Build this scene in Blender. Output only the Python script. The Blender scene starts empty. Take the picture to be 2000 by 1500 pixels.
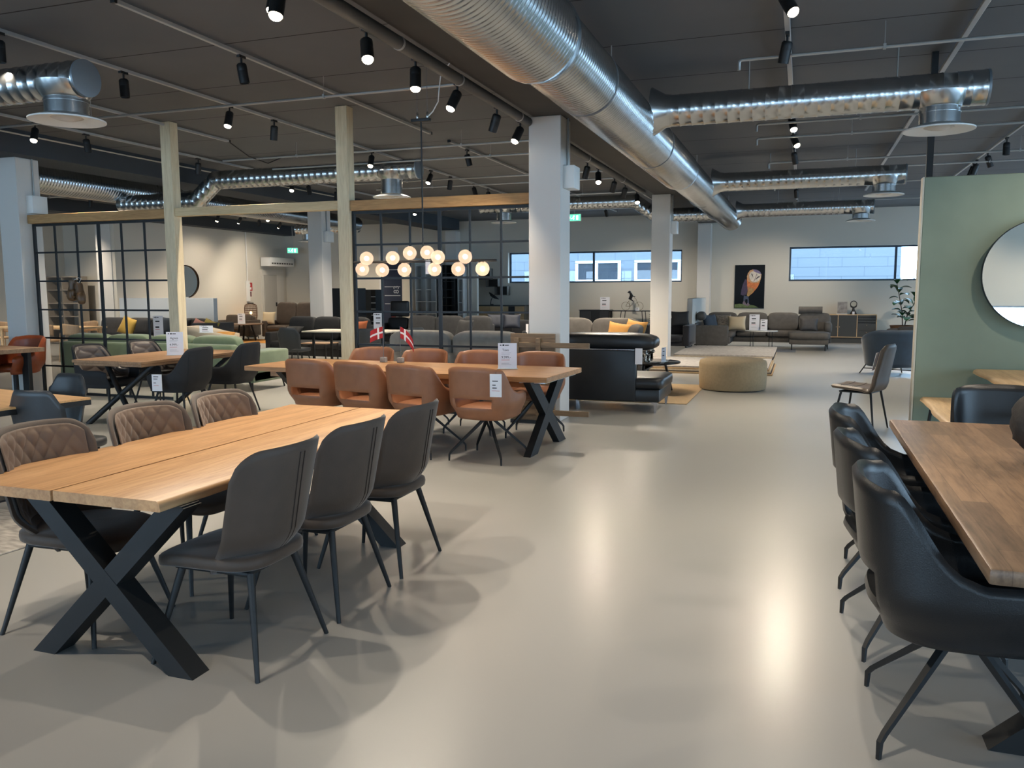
import bpy, bmesh, math, random
from mathutils import Vector, Matrix
PI = math.pi
random.seed(7)
scene = bpy.context.scene
COL = scene.collection.objects

# ---------------------------------------------------------------- materials
def srgb(r, g, b):
    def f(c):
        c /= 255.0
        return c / 12.92 if c <= 0.04045 else ((c + 0.055) / 1.055) ** 2.4
    return (f(r), f(g), f(b), 1.0)

MATS = {}
def mat(name, rgb, rough=0.6, metal=0.0, noise=0.0, nscale=30.0, bump=0.0, bscale=200.0,
        spec=0.5, emit=0.0, emit_rgb=None, sheen=0.0, coat=0.0, stretch=None):
    if name in MATS:
        return MATS[name]
    m = bpy.data.materials.new(name); m.use_nodes = True
    nt = m.node_tree; b = nt.nodes['Principled BSDF']
    col = srgb(*rgb)
    b.inputs['Base Color'].default_value = col
    b.inputs['Roughness'].default_value = rough
    b.inputs['Metallic'].default_value = metal
    b.inputs['Specular IOR Level'].default_value = spec
    if sheen:
        b.inputs['Sheen Weight'].default_value = sheen
        b.inputs['Sheen Roughness'].default_value = 0.4
    if coat:
        b.inputs['Coat Weight'].default_value = coat
        b.inputs['Coat Roughness'].default_value = 0.15
    if emit:
        b.inputs['Emission Color'].default_value = srgb(*(emit_rgb or rgb))
        b.inputs['Emission Strength'].default_value = emit
    if noise or bump:
        tc = nt.nodes.new('ShaderNodeTexCoord')
        src = tc.outputs['Object']
        if stretch:
            mp = nt.nodes.new('ShaderNodeMapping'); mp.inputs['Scale'].default_value = stretch
            nt.links.new(src, mp.inputs['Vector']); src = mp.outputs['Vector']
        if noise:
            n = nt.nodes.new('ShaderNodeTexNoise'); n.inputs['Scale'].default_value = nscale
            n.inputs['Detail'].default_value = 5.0
            nt.links.new(src, n.inputs['Vector'])
            cr = nt.nodes.new('ShaderNodeValToRGB')
            lo = tuple(max(0, c * (1 - noise)) for c in col[:3]) + (1,)
            hi = tuple(min(1, c * (1 + noise)) for c in col[:3]) + (1,)
            cr.color_ramp.elements[0].color = lo; cr.color_ramp.elements[0].position = 0.3
            cr.color_ramp.elements[1].color = hi; cr.color_ramp.elements[1].position = 0.7
            nt.links.new(n.outputs['Fac'], cr.inputs['Fac'])
            nt.links.new(cr.outputs['Color'], b.inputs['Base Color'])
        if bump:
            n2 = nt.nodes.new('ShaderNodeTexNoise'); n2.inputs['Scale'].default_value = bscale
            n2.inputs['Detail'].default_value = 3.0
            nt.links.new(src, n2.inputs['Vector'])
            bp = nt.nodes.new('ShaderNodeBump'); bp.inputs['Strength'].default_value = bump
            bp.inputs['Distance'].default_value = 0.01
            nt.links.new(n2.outputs['Fac'], bp.inputs['Height'])
            nt.links.new(bp.outputs['Normal'], b.inputs['Normal'])
    MATS[name] = m
    return m

def wood(name, dark, light, axis='Y', scale=6.0, rough=0.45, plank=0.0, block=None, knots=True):
    """oak: long grain streaks along one axis, knots, optional glued staves"""
    if name in MATS:
        return MATS[name]
    m = bpy.data.materials.new(name); m.use_nodes = True
    nt = m.node_tree; N = nt.nodes; L = nt.links; b = N['Principled BSDF']
    b.inputs['Roughness'].default_value = rough
    tc = N.new('ShaderNodeTexCoord')
    mp = N.new('ShaderNodeMapping')
    k = 0.09
    mp.inputs['Scale'].default_value = {'X': (k, 1, 1), 'Y': (1, k, 1), 'Z': (1, 1, k)}[axis]
    L.new(tc.outputs['Object'], mp.inputs['Vector'])
    vec = mp.outputs['Vector']
    n1 = N.new('ShaderNodeTexNoise'); n1.inputs['Scale'].default_value = scale * 2.2
    n1.inputs['Detail'].default_value = 7; n1.inputs['Roughness'].default_value = 0.65
    n1.inputs['Distortion'].default_value = 1.2
    L.new(vec, n1.inputs['Vector'])
    n2 = N.new('ShaderNodeTexNoise'); n2.inputs['Scale'].default_value = scale * 14
    n2.inputs['Detail'].default_value = 4
    L.new(vec, n2.inputs['Vector'])
    mx = N.new('ShaderNodeMath'); mx.operation = 'MULTIPLY_ADD'
    mx.inputs[1].default_value = 0.35
    L.new(n2.outputs['Fac'], mx.inputs[0])
    sc = N.new('ShaderNodeMath'); sc.operation = 'MULTIPLY'; sc.inputs[1].default_value = 0.7
    L.new(n1.outputs['Fac'], sc.inputs[0]); L.new(sc.outputs[0], mx.inputs[2])
    cr = N.new('ShaderNodeValToRGB')
    cr.color_ramp.elements[0].position = 0.34; cr.color_ramp.elements[0].color = srgb(*dark)
    cr.color_ramp.elements[1].position = 0.62; cr.color_ramp.elements[1].color = srgb(*light)
    L.new(mx.outputs[0], cr.inputs['Fac'])
    out = cr.outputs['Color']
    if block:
        br = N.new('ShaderNodeTexBrick')
        br.inputs['Color1'].default_value = (0.62, 0.60, 0.58, 1); br.inputs['Color2'].default_value = (1.25, 1.2, 1.15, 1)
        br.inputs['Mortar'].default_value = (0.5, 0.46, 0.42, 1)
        br.inputs['Mortar Size'].default_value = 0.0015; br.inputs['Scale'].default_value = 1.0
        br.inputs['Brick Width'].default_value = block[0]; br.inputs['Row Height'].default_value = block[1]
        mp2 = N.new('ShaderNodeMapping')
        if axis == 'Y':
            mp2.inputs['Rotation'].default_value = (0, 0, PI / 2)
        L.new(tc.outputs['Object'], mp2.inputs['Vector']); L.new(mp2.outputs['Vector'], br.inputs['Vector'])
        ml = N.new('ShaderNodeMix'); ml.data_type = 'RGBA'; ml.blend_type = 'MULTIPLY'
        ml.inputs['Factor'].default_value = 0.75
        L.new(out, ml.inputs['A']); L.new(br.outputs['Color'], ml.inputs['B'])
        out = ml.outputs['Result']
    L.new(out, b.inputs['Base Color'])
    bp = N.new('ShaderNodeBump'); bp.inputs['Strength'].default_value = 0.12; bp.inputs['Distance'].default_value = 0.004
    L.new(mx.outputs[0], bp.inputs['Height']); L.new(bp.outputs['Normal'], b.inputs['Normal'])
    MATS[name] = m
    return m

def glass(name, tint=(1, 1, 1, 1), fres=1.45, rough=0.0):
    if name in MATS:
        return MATS[name]
    m = bpy.data.materials.new(name); m.use_nodes = True
    nt = m.node_tree; N = nt.nodes; L = nt.links
    N.remove(N['Principled BSDF'])
    tr = N.new('ShaderNodeBsdfTransparent'); tr.inputs['Color'].default_value = tint
    gl = N.new('ShaderNodeBsdfGlossy'); gl.inputs['Roughness'].default_value = rough
    lw = N.new('ShaderNodeLayerWeight'); lw.inputs['Blend'].default_value = .5
    pw = N.new('ShaderNodeMath'); pw.operation = 'POWER'; pw.inputs[1].default_value = 4.0
    L.new(lw.outputs['Facing'], pw.inputs[0])
    fr = N.new('ShaderNodeMath'); fr.operation = 'MULTIPLY_ADD'; fr.inputs[1].default_value = .55; fr.inputs[2].default_value = .035
    L.new(pw.outputs[0], fr.inputs[0])
    mx = N.new('ShaderNodeMixShader')
    L.new(fr.outputs[0], mx.inputs['Fac']); L.new(tr.outputs[0], mx.inputs[1]); L.new(gl.outputs[0], mx.inputs[2])
    L.new(mx.outputs[0], N['Material Output'].inputs['Surface'])
    MATS[name] = m
    return m

# ---------------------------------------------------------------- mesh builder
class MB:
    def __init__(s):
        s.bm = bmesh.new()
    def _add(s, vs, fs, M=None):
        bv = [s.bm.verts.new(M @ Vector(v) if M is not None else v) for v in vs]
        for f in fs:
            try:
                s.bm.faces.new([bv[i] for i in f])
            except ValueError:
                pass
        return s
    def box(s, x0, x1, y0, y1, z0, z1, M=None):
        vs = [(x0, y0, z0), (x1, y0, z0), (x1, y1, z0), (x0, y1, z0), (x0, y0, z1), (x1, y0, z1), (x1, y1, z1), (x0, y1, z1)]
        return s._add(vs, [(0, 3, 2, 1), (4, 5, 6, 7), (0, 1, 5, 4), (1, 2, 6, 5), (2, 3, 7, 6), (3, 0, 4, 7)], M)
    def rbox(s, x0, x1, y0, y1, z0, z1, r=0.01, seg=2, M=None):
        t = bmesh.new(); bmesh.ops.create_cube(t, size=1.0)
        sx, sy, sz = x1 - x0, y1 - y0, z1 - z0
        for v in t.verts:
            v.co = Vector(((v.co.x + .5) * sx + x0, (v.co.y + .5) * sy + y0, (v.co.z + .5) * sz + z0))
        r = min(r, abs(sx) * .49, abs(sy) * .49, abs(sz) * .49)
        bmesh.ops.bevel(t, geom=list(t.edges), offset=r, segments=seg, affect='EDGES', profile=0.5)
        t.verts.index_update()
        s._add([tuple(v.co) for v in t.verts], [[v.index for v in f.verts] for f in t.faces], M)
        t.free(); return s
    def puff(s, c, size, e1=0.4, e2=0.35, nu=28, nv=14, M=None, dent=None):
        """superellipsoid cushion"""
        def sp(a, e):
            return math.copysign(abs(a) ** e, a)
        vs, fs = [], []
        for j in range(nv + 1):
            ph = -PI / 2 + PI * j / nv
            for i in range(nu):
                th = 2 * PI * i / nu
                x = sp(math.cos(ph), e1) * sp(math.cos(th), e2)
                y = sp(math.cos(ph), e1) * sp(math.sin(th), e2)
                z = sp(math.sin(ph), e1)
                p = [c[0] + x * size[0] / 2, c[1] + y * size[1] / 2, c[2] + z * size[2] / 2]
                if dent:
                    p = dent(p, x, y, z)
                vs.append(tuple(p))
        for j in range(nv):
            for i in range(nu):
                a = j * nu + i; b2 = j * nu + (i + 1) % nu
                fs.append((a, b2, b2 + nu, a + nu))
        s._add(vs, fs, M)
        return s
    def pillow(s, w, h, d, n=12, M=None, seed=0):
        """throw cushion in the local XZ plane, thickness along Y, corners pulled out"""
        rnd = random.Random(seed)
        a1, a2 = rnd.uniform(.6, 1.3), rnd.uniform(0, 6)
        vs, fs = [], []
        for sgn in (1, -1):
            base = len(vs)
            for j in range(n + 1):
                for i in range(n + 1):
                    u = -1 + 2 * i / n; v = -1 + 2 * j / n
                    k = max(0.0, (1 - u ** 4) * (1 - v ** 4)) ** 0.55
                    x = w / 2 * u * (1 - 0.10 * (1 - v * v)); z = h / 2 * v * (1 - 0.10 * (1 - u * u))
                    wr = 0.06 * math.sin(a1 * 5 * u + 4 * v * v + a2) * k
                    vs.append((x, sgn * d / 2 * k * (1 + wr), z + h / 2))
            for j in range(n):
                for i in range(n):
                    q = base + j * (n + 1) + i
                    f = (q, q + 1, q + n + 2, q + n + 1)
                    fs.append(f if sgn < 0 else f[::-1])
        s._add(vs, fs, M)
        bmesh.ops.remove_doubles(s.bm, verts=s.bm.verts[:], dist=1e-5)
        return s
    def tube(s, pts, r, n=8, cap=True, M=None, flat=None):
        pts = [Vector(p) for p in pts]
        rs = r if isinstance(r, (list, tuple)) else [r] * len(pts)
        vs, fs = [], []
        prev = None
        for k, p in enumerate(pts):
            if k == 0: d = pts[1] - p
            elif k == len(pts) - 1: d = p - pts[k - 1]
            else: d = (pts[k + 1] - p).normalized() + (p - pts[k - 1]).normalized()
            d.normalize()
            if prev is None:
                up = Vector((0, 0, 1)) if abs(d.z) < 0.95 else Vector((1, 0, 0))
                a = d.cross(up).normalized()
            else:
                a = (prev - d * prev.dot(d)).normalized()
            b = d.cross(a); prev = a
            for i in range(n):
                t = 2 * PI * (i + .5) / n
                vs.append(tuple(p + (a * math.cos(t) + b * math.sin(t)) * rs[k]))
        for k in range(len(pts) - 1):
            for i in range(n):
                q = k * n + i; w = k * n + (i + 1) % n
                fs.append((q, w, w + n, q + n))
        if cap:
            fs.append(tuple(range(n - 1, -1, -1))); fs.append(tuple(range((len(pts) - 1) * n, len(pts) * n)))
        s._add(vs, fs, M); return s
    def beam(s, p0, p1, w, h, up=(0, 0, 1), M=None):
        """rectangular bar from p0 to p1: w across, h along 'up'"""
        p0, p1 = Vector(p0), Vector(p1); d = (p1 - p0).normalized(); up = Vector(up)
        a = d.cross(up).normalized(); b = a.cross(d)
        vs = []
        for p in (p0, p1):
            for i, j in ((-1, -1), (1, -1), (1, 1), (-1, 1)):
                vs.append(tuple(p + a * i * w / 2 + b * j * h / 2))
        s._add(vs, [(3, 2, 1, 0), (4, 5, 6, 7), (0, 1, 5, 4), (1, 2, 6, 5), (2, 3, 7, 6), (3, 0, 4, 7)], M); return s
    def lathe(s, prof, n=24, c=(0, 0, 0), M=None):
        vs, fs = [], []
        for r, z in prof:
            for i in range(n):
                t = 2 * PI * i / n
                vs.append((c[0] + r * math.cos(t), c[1] + r * math.sin(t), c[2] + z))
        for k in range(len(prof) - 1):
            for i in range(n):
                q = k * n + i; w = k * n + (i + 1) % n
                fs.append((q, w, w + n, q + n))
        if prof[0][0] > 1e-6: fs.append(tuple(range(n - 1, -1, -1)))
        if prof[-1][0] > 1e-6: fs.append(tuple(range((len(prof) - 1) * n, len(prof) * n)))
        s._add(vs, fs, M)
        return s
    def prism(s, poly, z0, z1, M=None):
        n = len(poly)
        vs = [(x, y, z0) for x, y in poly] + [(x, y, z1) for x, y in poly]
        fs = [tuple(range(n - 1, -1, -1)), tuple(range(n, 2 * n))] + [(i, (i + 1) % n, n + (i + 1) % n, n + i) for i in range(n)]
        s._add(vs, fs, M); return s
    def sphere(s, c, r, n=20, sq=(1, 1, 1), M=None):
        m = n // 2
        vs, fs = [], []
        for j in range(m + 1):
            ph = -PI / 2 + PI * j / m
            for i in range(n):
                t = 2 * PI * i / n
                vs.append((c[0] + r * sq[0] * math.cos(ph) * math.cos(t), c[1] + r * sq[1] * math.cos(ph) * math.sin(t), c[2] + r * sq[2] * math.sin(ph)))
        for j in range(m):
            for i in range(n):
                q = j * n + i; w = j * n + (i + 1) % n
                fs.append((q, w, w + n, q + n))
        s._add(vs, fs, M); return s
    def shell(s, fn, nu, nv, th, hole=None, M=None, inner=None):
        """thick sheet from fn(u,v), u,v in 0..1; hole(i,j) drops cells; the rim is rounded by one extra row"""
        P = [[Vector(fn(i / nu, j / nv)) for j in range(nv + 1)] for i in range(nu + 1)]
        Nn = [[None] * (nv + 1) for _ in range(nu + 1)]
        for i in range(nu + 1):
            for j in range(nv + 1):
                du = P[min(i + 1, nu)][j] - P[max(i - 1, 0)][j]
                dv = P[i][min(j + 1, nv)] - P[i][max(j - 1, 0)]
                c = du.cross(dv)
                Nn[i][j] = c.normalized() if c.length > 1e-9 else Vector((0, 0, 1))
        vs, fs = [], []
        def idx(side, i, j): return side * (nu + 1) * (nv + 1) + i * (nv + 1) + j
        for side in (0, 1):
            for i in range(nu + 1):
                for j in range(nv + 1):
                    vs.append(tuple(P[i][j] + Nn[i][j] * (th / 2 if side == 0 else -th / 2)))
        cells = {(i, j) for i in range(nu) for j in range(nv) if not (hole and hole(i, j))}
        edges = {}
        for i, j in cells:
            q = [(i, j), (i + 1, j), (i + 1, j + 1), (i, j + 1)]
            fs.append([idx(0, *p) for p in q]); fs.append([idx(1, *p) for p in q][::-1])
            for k in range(4):
                e = (q[k], q[(k + 1) % 4])
                if (e[1], e[0]) in edges: del edges[(e[1], e[0])]
                else: edges[e] = 1
        mid = {}
        rim_out = {}
        for a, b in edges:
            for p in (a, b):
                rim_out.setdefault(p, Vector((0, 0, 0)))
            ea = P[b[0]][b[1]] - P[a[0]][a[1]]
            nrm = Nn[a[0]][a[1]] + Nn[b[0]][b[1]]
            o = ea.cross(nrm)
            if o.length > 1e-9:
                o.normalize(); rim_out[a] += o; rim_out[b] += o
        for p, o in rim_out.items():
            o = o.normalized() if o.length > 1e-9 else o
            mid[p] = len(vs); vs.append(tuple(P[p[0]][p[1]] + o * th * 0.5))
        for a, b in edges:
            fs.append([idx(0, *b), idx(0, *a), mid[a], mid[b]])
            fs.append([mid[b], mid[a], idx(1, *a), idx(1, *b)])
        s._add(vs, fs, M); return s
    def mesh(s, name, m, sharp=40):
        bmesh.ops.recalc_face_normals(s.bm, faces=s.bm.faces[:])
        me = bpy.data.meshes.new(name); s.bm.to_mesh(me); s.bm.free()
        for p in me.polygons: p.use_smooth = True
        me.set_sharp_from_angle(angle=math.radians(sharp))
        if m is not None: me.materials.append(m)
        return me
    def build(s, name, m, parent=None, label=None, sharp=40, loc=None, rot=None):
        o = bpy.data.objects.new(name, s.mesh(name, m, sharp)); COL.link(o)
        if parent is not None: o.parent = parent
        if loc: o.location = loc
        if rot: o.rotation_euler = rot
        if label: o['label'] = label
        return o

def tag(o, label=None, cat=None, group=None, kind=None):
    if label: o['label'] = label
    if cat: o['category'] = cat
    if group: o['group'] = group
    if kind: o['kind'] = kind
    return o
def thing(name, label, cat, loc=(0, 0, 0), rz=0.0, group=None):
    o = bpy.data.objects.new(name, None); COL.link(o)
    o.location = loc; o.rotation_euler = (0, 0, rz); o.empty_display_size = 0.1
    return tag(o, label, cat, group)
def dup(root, loc=None, rz=None, label=None, group=None):
    def cp(o, parent):
        c = o.copy(); COL.link(c)
        if parent is not None: c.parent = parent
        for ch in list(o.children): cp(ch, c)
        return c
    r = cp(root, None)
    if loc is not None: r.location = loc
    if rz is not None: r.rotation_euler = (0, 0, rz)
    if label: r['label'] = label
    if group: r['group'] = group
    return r
def struct(name, mb, m, **k):
    o = mb.build(name, m, **k); o['kind'] = 'structure'; return o
def text(s, size, M, m, name='lettering', parent=None, align='LEFT', extrude=0.0004):
    c = bpy.data.curves.new(name, 'FONT'); c.body = s; c.size = size; c.extrude = extrude
    c.align_x = align; c.materials.append(m)
    tmp = bpy.data.objects.new('tmp_text', c); COL.link(tmp)
    bpy.context.view_layer.update()
    me = bpy.data.meshes.new_from_object(tmp.evaluated_get(bpy.context.evaluated_depsgraph_get()))
    COL.unlink(tmp); bpy.data.objects.remove(tmp); me.name = name
    o = bpy.data.objects.new(name, me); COL.link(o)
    if not me.materials: me.materials.append(m)
    if parent is not None: o.parent = parent
    o.matrix_local = M
    return o
def Rx(a): return Matrix.Rotation(a, 4, 'X')
def Ry(a): return Matrix.Rotation(a, 4, 'Y')
def Rz(a): return Matrix.Rotation(a, 4, 'Z')
def T(x, y, z): return Matrix.Translation((x, y, z))
# ---------------------------------------------------------------- camera
HC = 1.55
F_PX = 1599.0
pit, rol, yaw = math.radians(6.539), math.radians(0.198), math.radians(19.413)
fwd = Vector((-math.sin(yaw) * math.cos(pit), math.cos(yaw) * math.cos(pit), -math.sin(pit)))
rgt = Vector((math.cos(yaw), math.sin(yaw), 0))
dwn = fwd.cross(rgt)
r2 = rgt * math.cos(rol) + dwn * math.sin(rol)
d2 = -rgt * math.sin(rol) + dwn * math.cos(rol)
cam_d = bpy.data.cameras.new('camera'); cam = bpy.data.objects.new('camera', cam_d); COL.link(cam)
cam_d.sensor_width = 36.0; cam_d.lens = F_PX / 2000 * 36.0; cam_d.clip_end = 200
MR = Matrix((r2, -d2, -fwd)).transposed()
cam.matrix_world = Matrix.Translation((0, 0, HC)) @ MR.to_4x4()
scene.camera = cam

# ---------------------------------------------------------------- room surfaces
ZC = 3.87          # slab underside
YF = 26.0          # far wall
XR = 9.5           # wall with the daylight windows
YB = -7.0          # wall behind the viewer
def floor_mat():
    m = bpy.data.materials.new('poured_floor'); m.use_nodes = True
    N = m.node_tree.nodes; L = m.node_tree.links; b = N['Principled BSDF']
    tc = N.new('ShaderNodeTexCoord')
    b.inputs['Base Color'].default_value = srgb(168, 166, 162)
    b.inputs['Roughness'].default_value = .27
    return m
def ceiling_mat():
    m = bpy.data.materials.new('dark_slab_ceiling'); m.use_nodes = True
    N = m.node_tree.nodes; L = m.node_tree.links; b = N['Principled BSDF']
    b.inputs['Roughness'].default_value = .9
    tc = N.new('ShaderNodeTexCoord'); sp = N.new('ShaderNodeSeparateXYZ'); L.new(tc.outputs['Object'], sp.inputs['Vector'])
    # joints between the slabs, every 1.338 m along Y
    a = N.new('ShaderNodeMath'); a.operation = 'MULTIPLY_ADD'; a.inputs[1].default_value = 1 / 1.339; a.inputs[2].default_value = 0.005
    L.new(sp.outputs['Y'], a.inputs[0])
    fr = N.new('ShaderNodeMath'); fr.operation = 'FRACT'; L.new(a.outputs[0], fr.inputs[0])
    lt = N.new('ShaderNodeMath'); lt.operation = 'LESS_THAN'; lt.inputs[1].default_value = .014; L.new(fr.outputs[0], lt.inputs[0])
    n = N.new('ShaderNodeTexNoise'); n.inputs['Scale'].default_value = 1.5; n.inputs['Detail'].default_value = 6
    L.new(tc.outputs['Object'], n.inputs['Vector'])
    cr = N.new('ShaderNodeValToRGB')
    cr.color_ramp.elements[0].position = .3; cr.color_ramp.elements[0].color = srgb(92, 94, 96)
    cr.color_ramp.elements[1].position = .75; cr.color_ramp.elements[1].color = srgb(97, 98, 100)
    L.new(n.outputs['Fac'], cr.inputs['Fac'])
    mx = N.new('ShaderNodeMix'); mx.data_type = 'RGBA'
    L.new(lt.outputs[0], mx.inputs['Factor']); L.new(cr.outputs['Color'], mx.inputs['A'])
    mx.inputs['B'].default_value = srgb(22, 22, 22)
    L.new(mx.outputs['Result'], b.inputs['Base Color'])
    return m
WALL = mat('painted_wall', (206, 200, 188), .85, bump=.05, bscale=60)
WALL_W = mat('white_column_paint', (212, 208, 202), .7, bump=.03, bscale=80)
BEAM = mat('dark_beam_paint', (58, 58, 58), .85, noise=.08, nscale=2)
BEAM_S = mat('blue_black_beam_paint', (56, 62, 68), .85)
BLACK = mat('black_metal', (24, 24, 25), .45, .3)
BLACKM = mat('matt_black_metal', (20, 21, 22), .55)
STEEL = mat('galvanised_steel', (196, 200, 202), .24, 1.0, noise=.08, nscale=9)
STEELP = mat('galvanised_conduit', (168, 168, 165), .4, .6)
TRACK = mat('pale_track', (165, 166, 166), .5)
WHITE = mat('white_plastic', (225, 224, 220), .5)
PAPER = mat('white_card', (232, 230, 234), .6)
INK = mat('black_print', (25, 25, 28), .7)
REDINK = mat('red_print', (190, 40, 40), .7)

XL = -21.5
flo = struct('floor', MB().box(XL - 1.2, XR, YB, YF, -.12, 0), floor_mat())
cei = struct('ceiling', MB().box(XL - 1.2, XR, YB, YF, ZC, ZC + .12), ceiling_mat())
def wall_open(name, axis, at, th, a0, a1, z0, z1, holes, m):
    """wall at axis=at, spanning a0..a1, with rectangular openings (h0,h1,hz0,hz1)"""
    mb = MB()
    hs = sorted(holes)
    def bx(p0, p1, q0, q1):
        if p1 - p0 < 1e-4 or q1 - q0 < 1e-4: return
        if axis == 'Y': mb.box(p0, p1, at, at + th, q0, q1)
        else: mb.box(at, at + th, p0, p1, q0, q1)
    cur = a0
    for h0, h1, q0, q1 in hs:
        bx(cur, h0, z0, z1); bx(h0, h1, z0, q0); bx(h0, h1, q1, z1); cur = h1
    bx(cur, a1, z0, z1)
    return struct(name, mb, m)
WINS_F = [(-9.29, -3.55, 1.785, 2.79), (-.39, 4.2, 1.79, 2.80)]
wall_open('wall_back', 'Y', YF, .3, -18.2, XR + .3, 0, ZC, WINS_F, WALL)
WINS_R = [(-5.5, -2.4, .5, 3.1), (-1.6, 1.6, .5, 3.1), (2.4, 5.6, .5, 3.1), (6.3, 8.9, .5, 3.1), (12.5, 17.5, .9, 2.9), (19, 24.5, .9, 2.9)]
wall_open('wall_right', 'X', XR, .3, YB, YF, 0, ZC, WINS_R, WALL)
WINS_B = [(-20, -14.5, .3, 3.0), (-12.5, -7.0, .3, 3.0), (-5, -.5, .3, 2.6), (2.5, 9.0, .12, 1.08)]
wall_open('wall_front', 'Y', YB - .3, .3, XL - 1.2, XR + .3, 0, ZC, WINS_B, WALL)
struct('wall_left', MB().box(-18.2, -18.0, 18.0, YF, 0, ZC), WALL)
struct('wall_left.001', MB().box(XL - .2, XL, YB, 19.7, 0, ZC), WALL)
struct('wall_back.001', MB().box(XL, -18.65, 19.5, 19.7, 0, ZC), WALL)
struct('trim_1', MB().box(-18.65, -18.12, 17.98, 19.7, 0, ZC), WALL_W)
struct('baseboard_back', MB().box(-18, XR, YF - .015, YF, 0, .08), WALL_W)
PANE = glass('window_pane', (.97, .98, 1, 1))
FRAME_M = mat('dark_window_frame', (40, 52, 66), .5)
wi = 0
def window(wins, axis, at, mull):
    global wi
    for k, (h0, h1, q0, q1) in enumerate(wins):
        wi += 1
        f = MB(); t = .05; d0, d1 = at + .16, at + .24
        def bx(p0, p1, r0, r1, e0=d0, e1=d1, b=f):
            if axis == 'Y': b.box(p0, p1, e0, e1, r0, r1)
            else: b.box(e0, e1, p0, p1, r0, r1)
        bx(h0, h1, q0, q0 + t); bx(h0, h1, q1 - t, q1); bx(h0, h0 + t, q0 + t, q1 - t); bx(h1 - t, h1, q0 + t, q1 - t)
        for mx in mull[k]: bx(mx - .03, mx + .03, q0 + t, q1 - t)
        o = struct('window_%d' % wi, f, FRAME_M)
        g = MB(); bx(h0 + t, h1 - t, q0 + t, q1 - t, (d0 + d1) / 2 - .004, (d0 + d1) / 2 + .004, g)
        g.build('window_pane', PANE, o)
window(WINS_F, 'Y', YF, [[-6.40], [2.52]])
window(WINS_R, 'X', XR, [[-4], [0], [4], [7.6], [15], [21.7]])
window(WINS_B, 'Y', YB - .3, [[-17.2], [-9.7], [-2.7], [5.7]])

# columns (0.4 m square) on the two column lines, concrete beams above
def column(name, x0, y0, label_box=True):
    c = struct(name, MB().rbox(x0, x0 + .39, y0, y0 + .4, 0, 3.53, .008, 1), WALL_W)
    return c
cols = [column('column', -3.04, 9.23), column('column.001', -3.04, 17.5), column('column.002', -3.04, 25.62),
        column('column.003', -11.4, 9.23), column('column.004', -11.35, 17.35), column('column.005', -11.4, 25.62),
        column('column.006', -3.04, .95), column('column.007', -11.4, .95)]
def beam(name, x0, x1):
    o = struct(name, MB().box(x0, x1, YB, 25.4 if x0 > -5 else 25.25, 3.53, ZC), BEAM)
    return o
beam('ceiling_beam', -2.985, -2.45)
b2 = beam('ceiling_beam.001', -11.5, -10.72)
b2.data.materials[0] = BEAM_S
struct('ceiling_beam.002', MB().box(-18.0, -17.55, 6, YF, 3.55, ZC), BEAM_S)
# sensor boxes with a conduit on the column heads
k = 0
for x, y, side in ((-2.65, 9.46, 1), (-2.65, 17.7, 1), (-11.01, 9.5, 1), (-10.96, 17.55, 1)):
    k += 1
    t = thing('junction_box', ['pale grey junction box on the side of the white column by the leaning table leaf',
                               'pale grey junction box on the white column beyond the round beige pouf',
                               'pale grey junction box on the white column beside the black grid with gloves',
                               'pale grey junction box high on the white column behind the charcoal sofa'][k - 1], 'junction box', (x, y, 2.72), 0, 'junction boxes on the columns')
    MB().rbox(.0, .13, -.13, .13, 0, .26, .006).build('box', WHITE, t)
    MB().tube([(.02, 0, .26), (.02, 0, .81)], .012, 8).build('conduit', STEELP, t)
# ---------------------------------------------------------------- ducts
def spiral(mb, p0, p1, r, pitch=.12, n=40, rib=.006, helix=True):
    """spiral-seam tube: rings with a raised seam every pitch"""
    p0, p1 = Vector(p0), Vector(p1); d = (p1 - p0); L = d.length; d.normalize()
    up = Vector((0, 0, 1)) if abs(d.z) < .9 else Vector((1, 0, 0))
    a = d.cross(up).normalized(); b = a.cross(d)
    vs, fs = [], []
    cnt = max(2, int(L / pitch))
    st = []
    for k in range(cnt):
        s0 = L * k / cnt; s1 = L * (k + 1) / cnt
        st += [(s0, r), (s1 - .022, r), (s1 - .015, r + rib), (s1 - .007, r + rib)]
    st.append((L, r))
    tilt = .05 if helix else 0
    for s, rr in st:
        for i in range(n):
            t = 2 * PI * i / n
            ss = min(max(s + tilt * math.sin(t), 0), L) if 0 < s < L else s
            vs.append(tuple(p0 + d * ss + (a * math.cos(t) + b * math.sin(t)) * rr))
    m = len(st)
    for k in range(m - 1):
        for i in range(n):
            q = k * n + i; w = k * n + (i + 1) % n
            fs.append((q, w, w + n, q + n))
    fs.append(tuple(range(n - 1, -1, -1))); fs.append(tuple(range((m - 1) * n, m * n)))
    mb._add(vs, fs); return mb
def plain(mb, p0, p1, r, n=40):
    mb.tube([p0, p1], r, n); return mb
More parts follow.
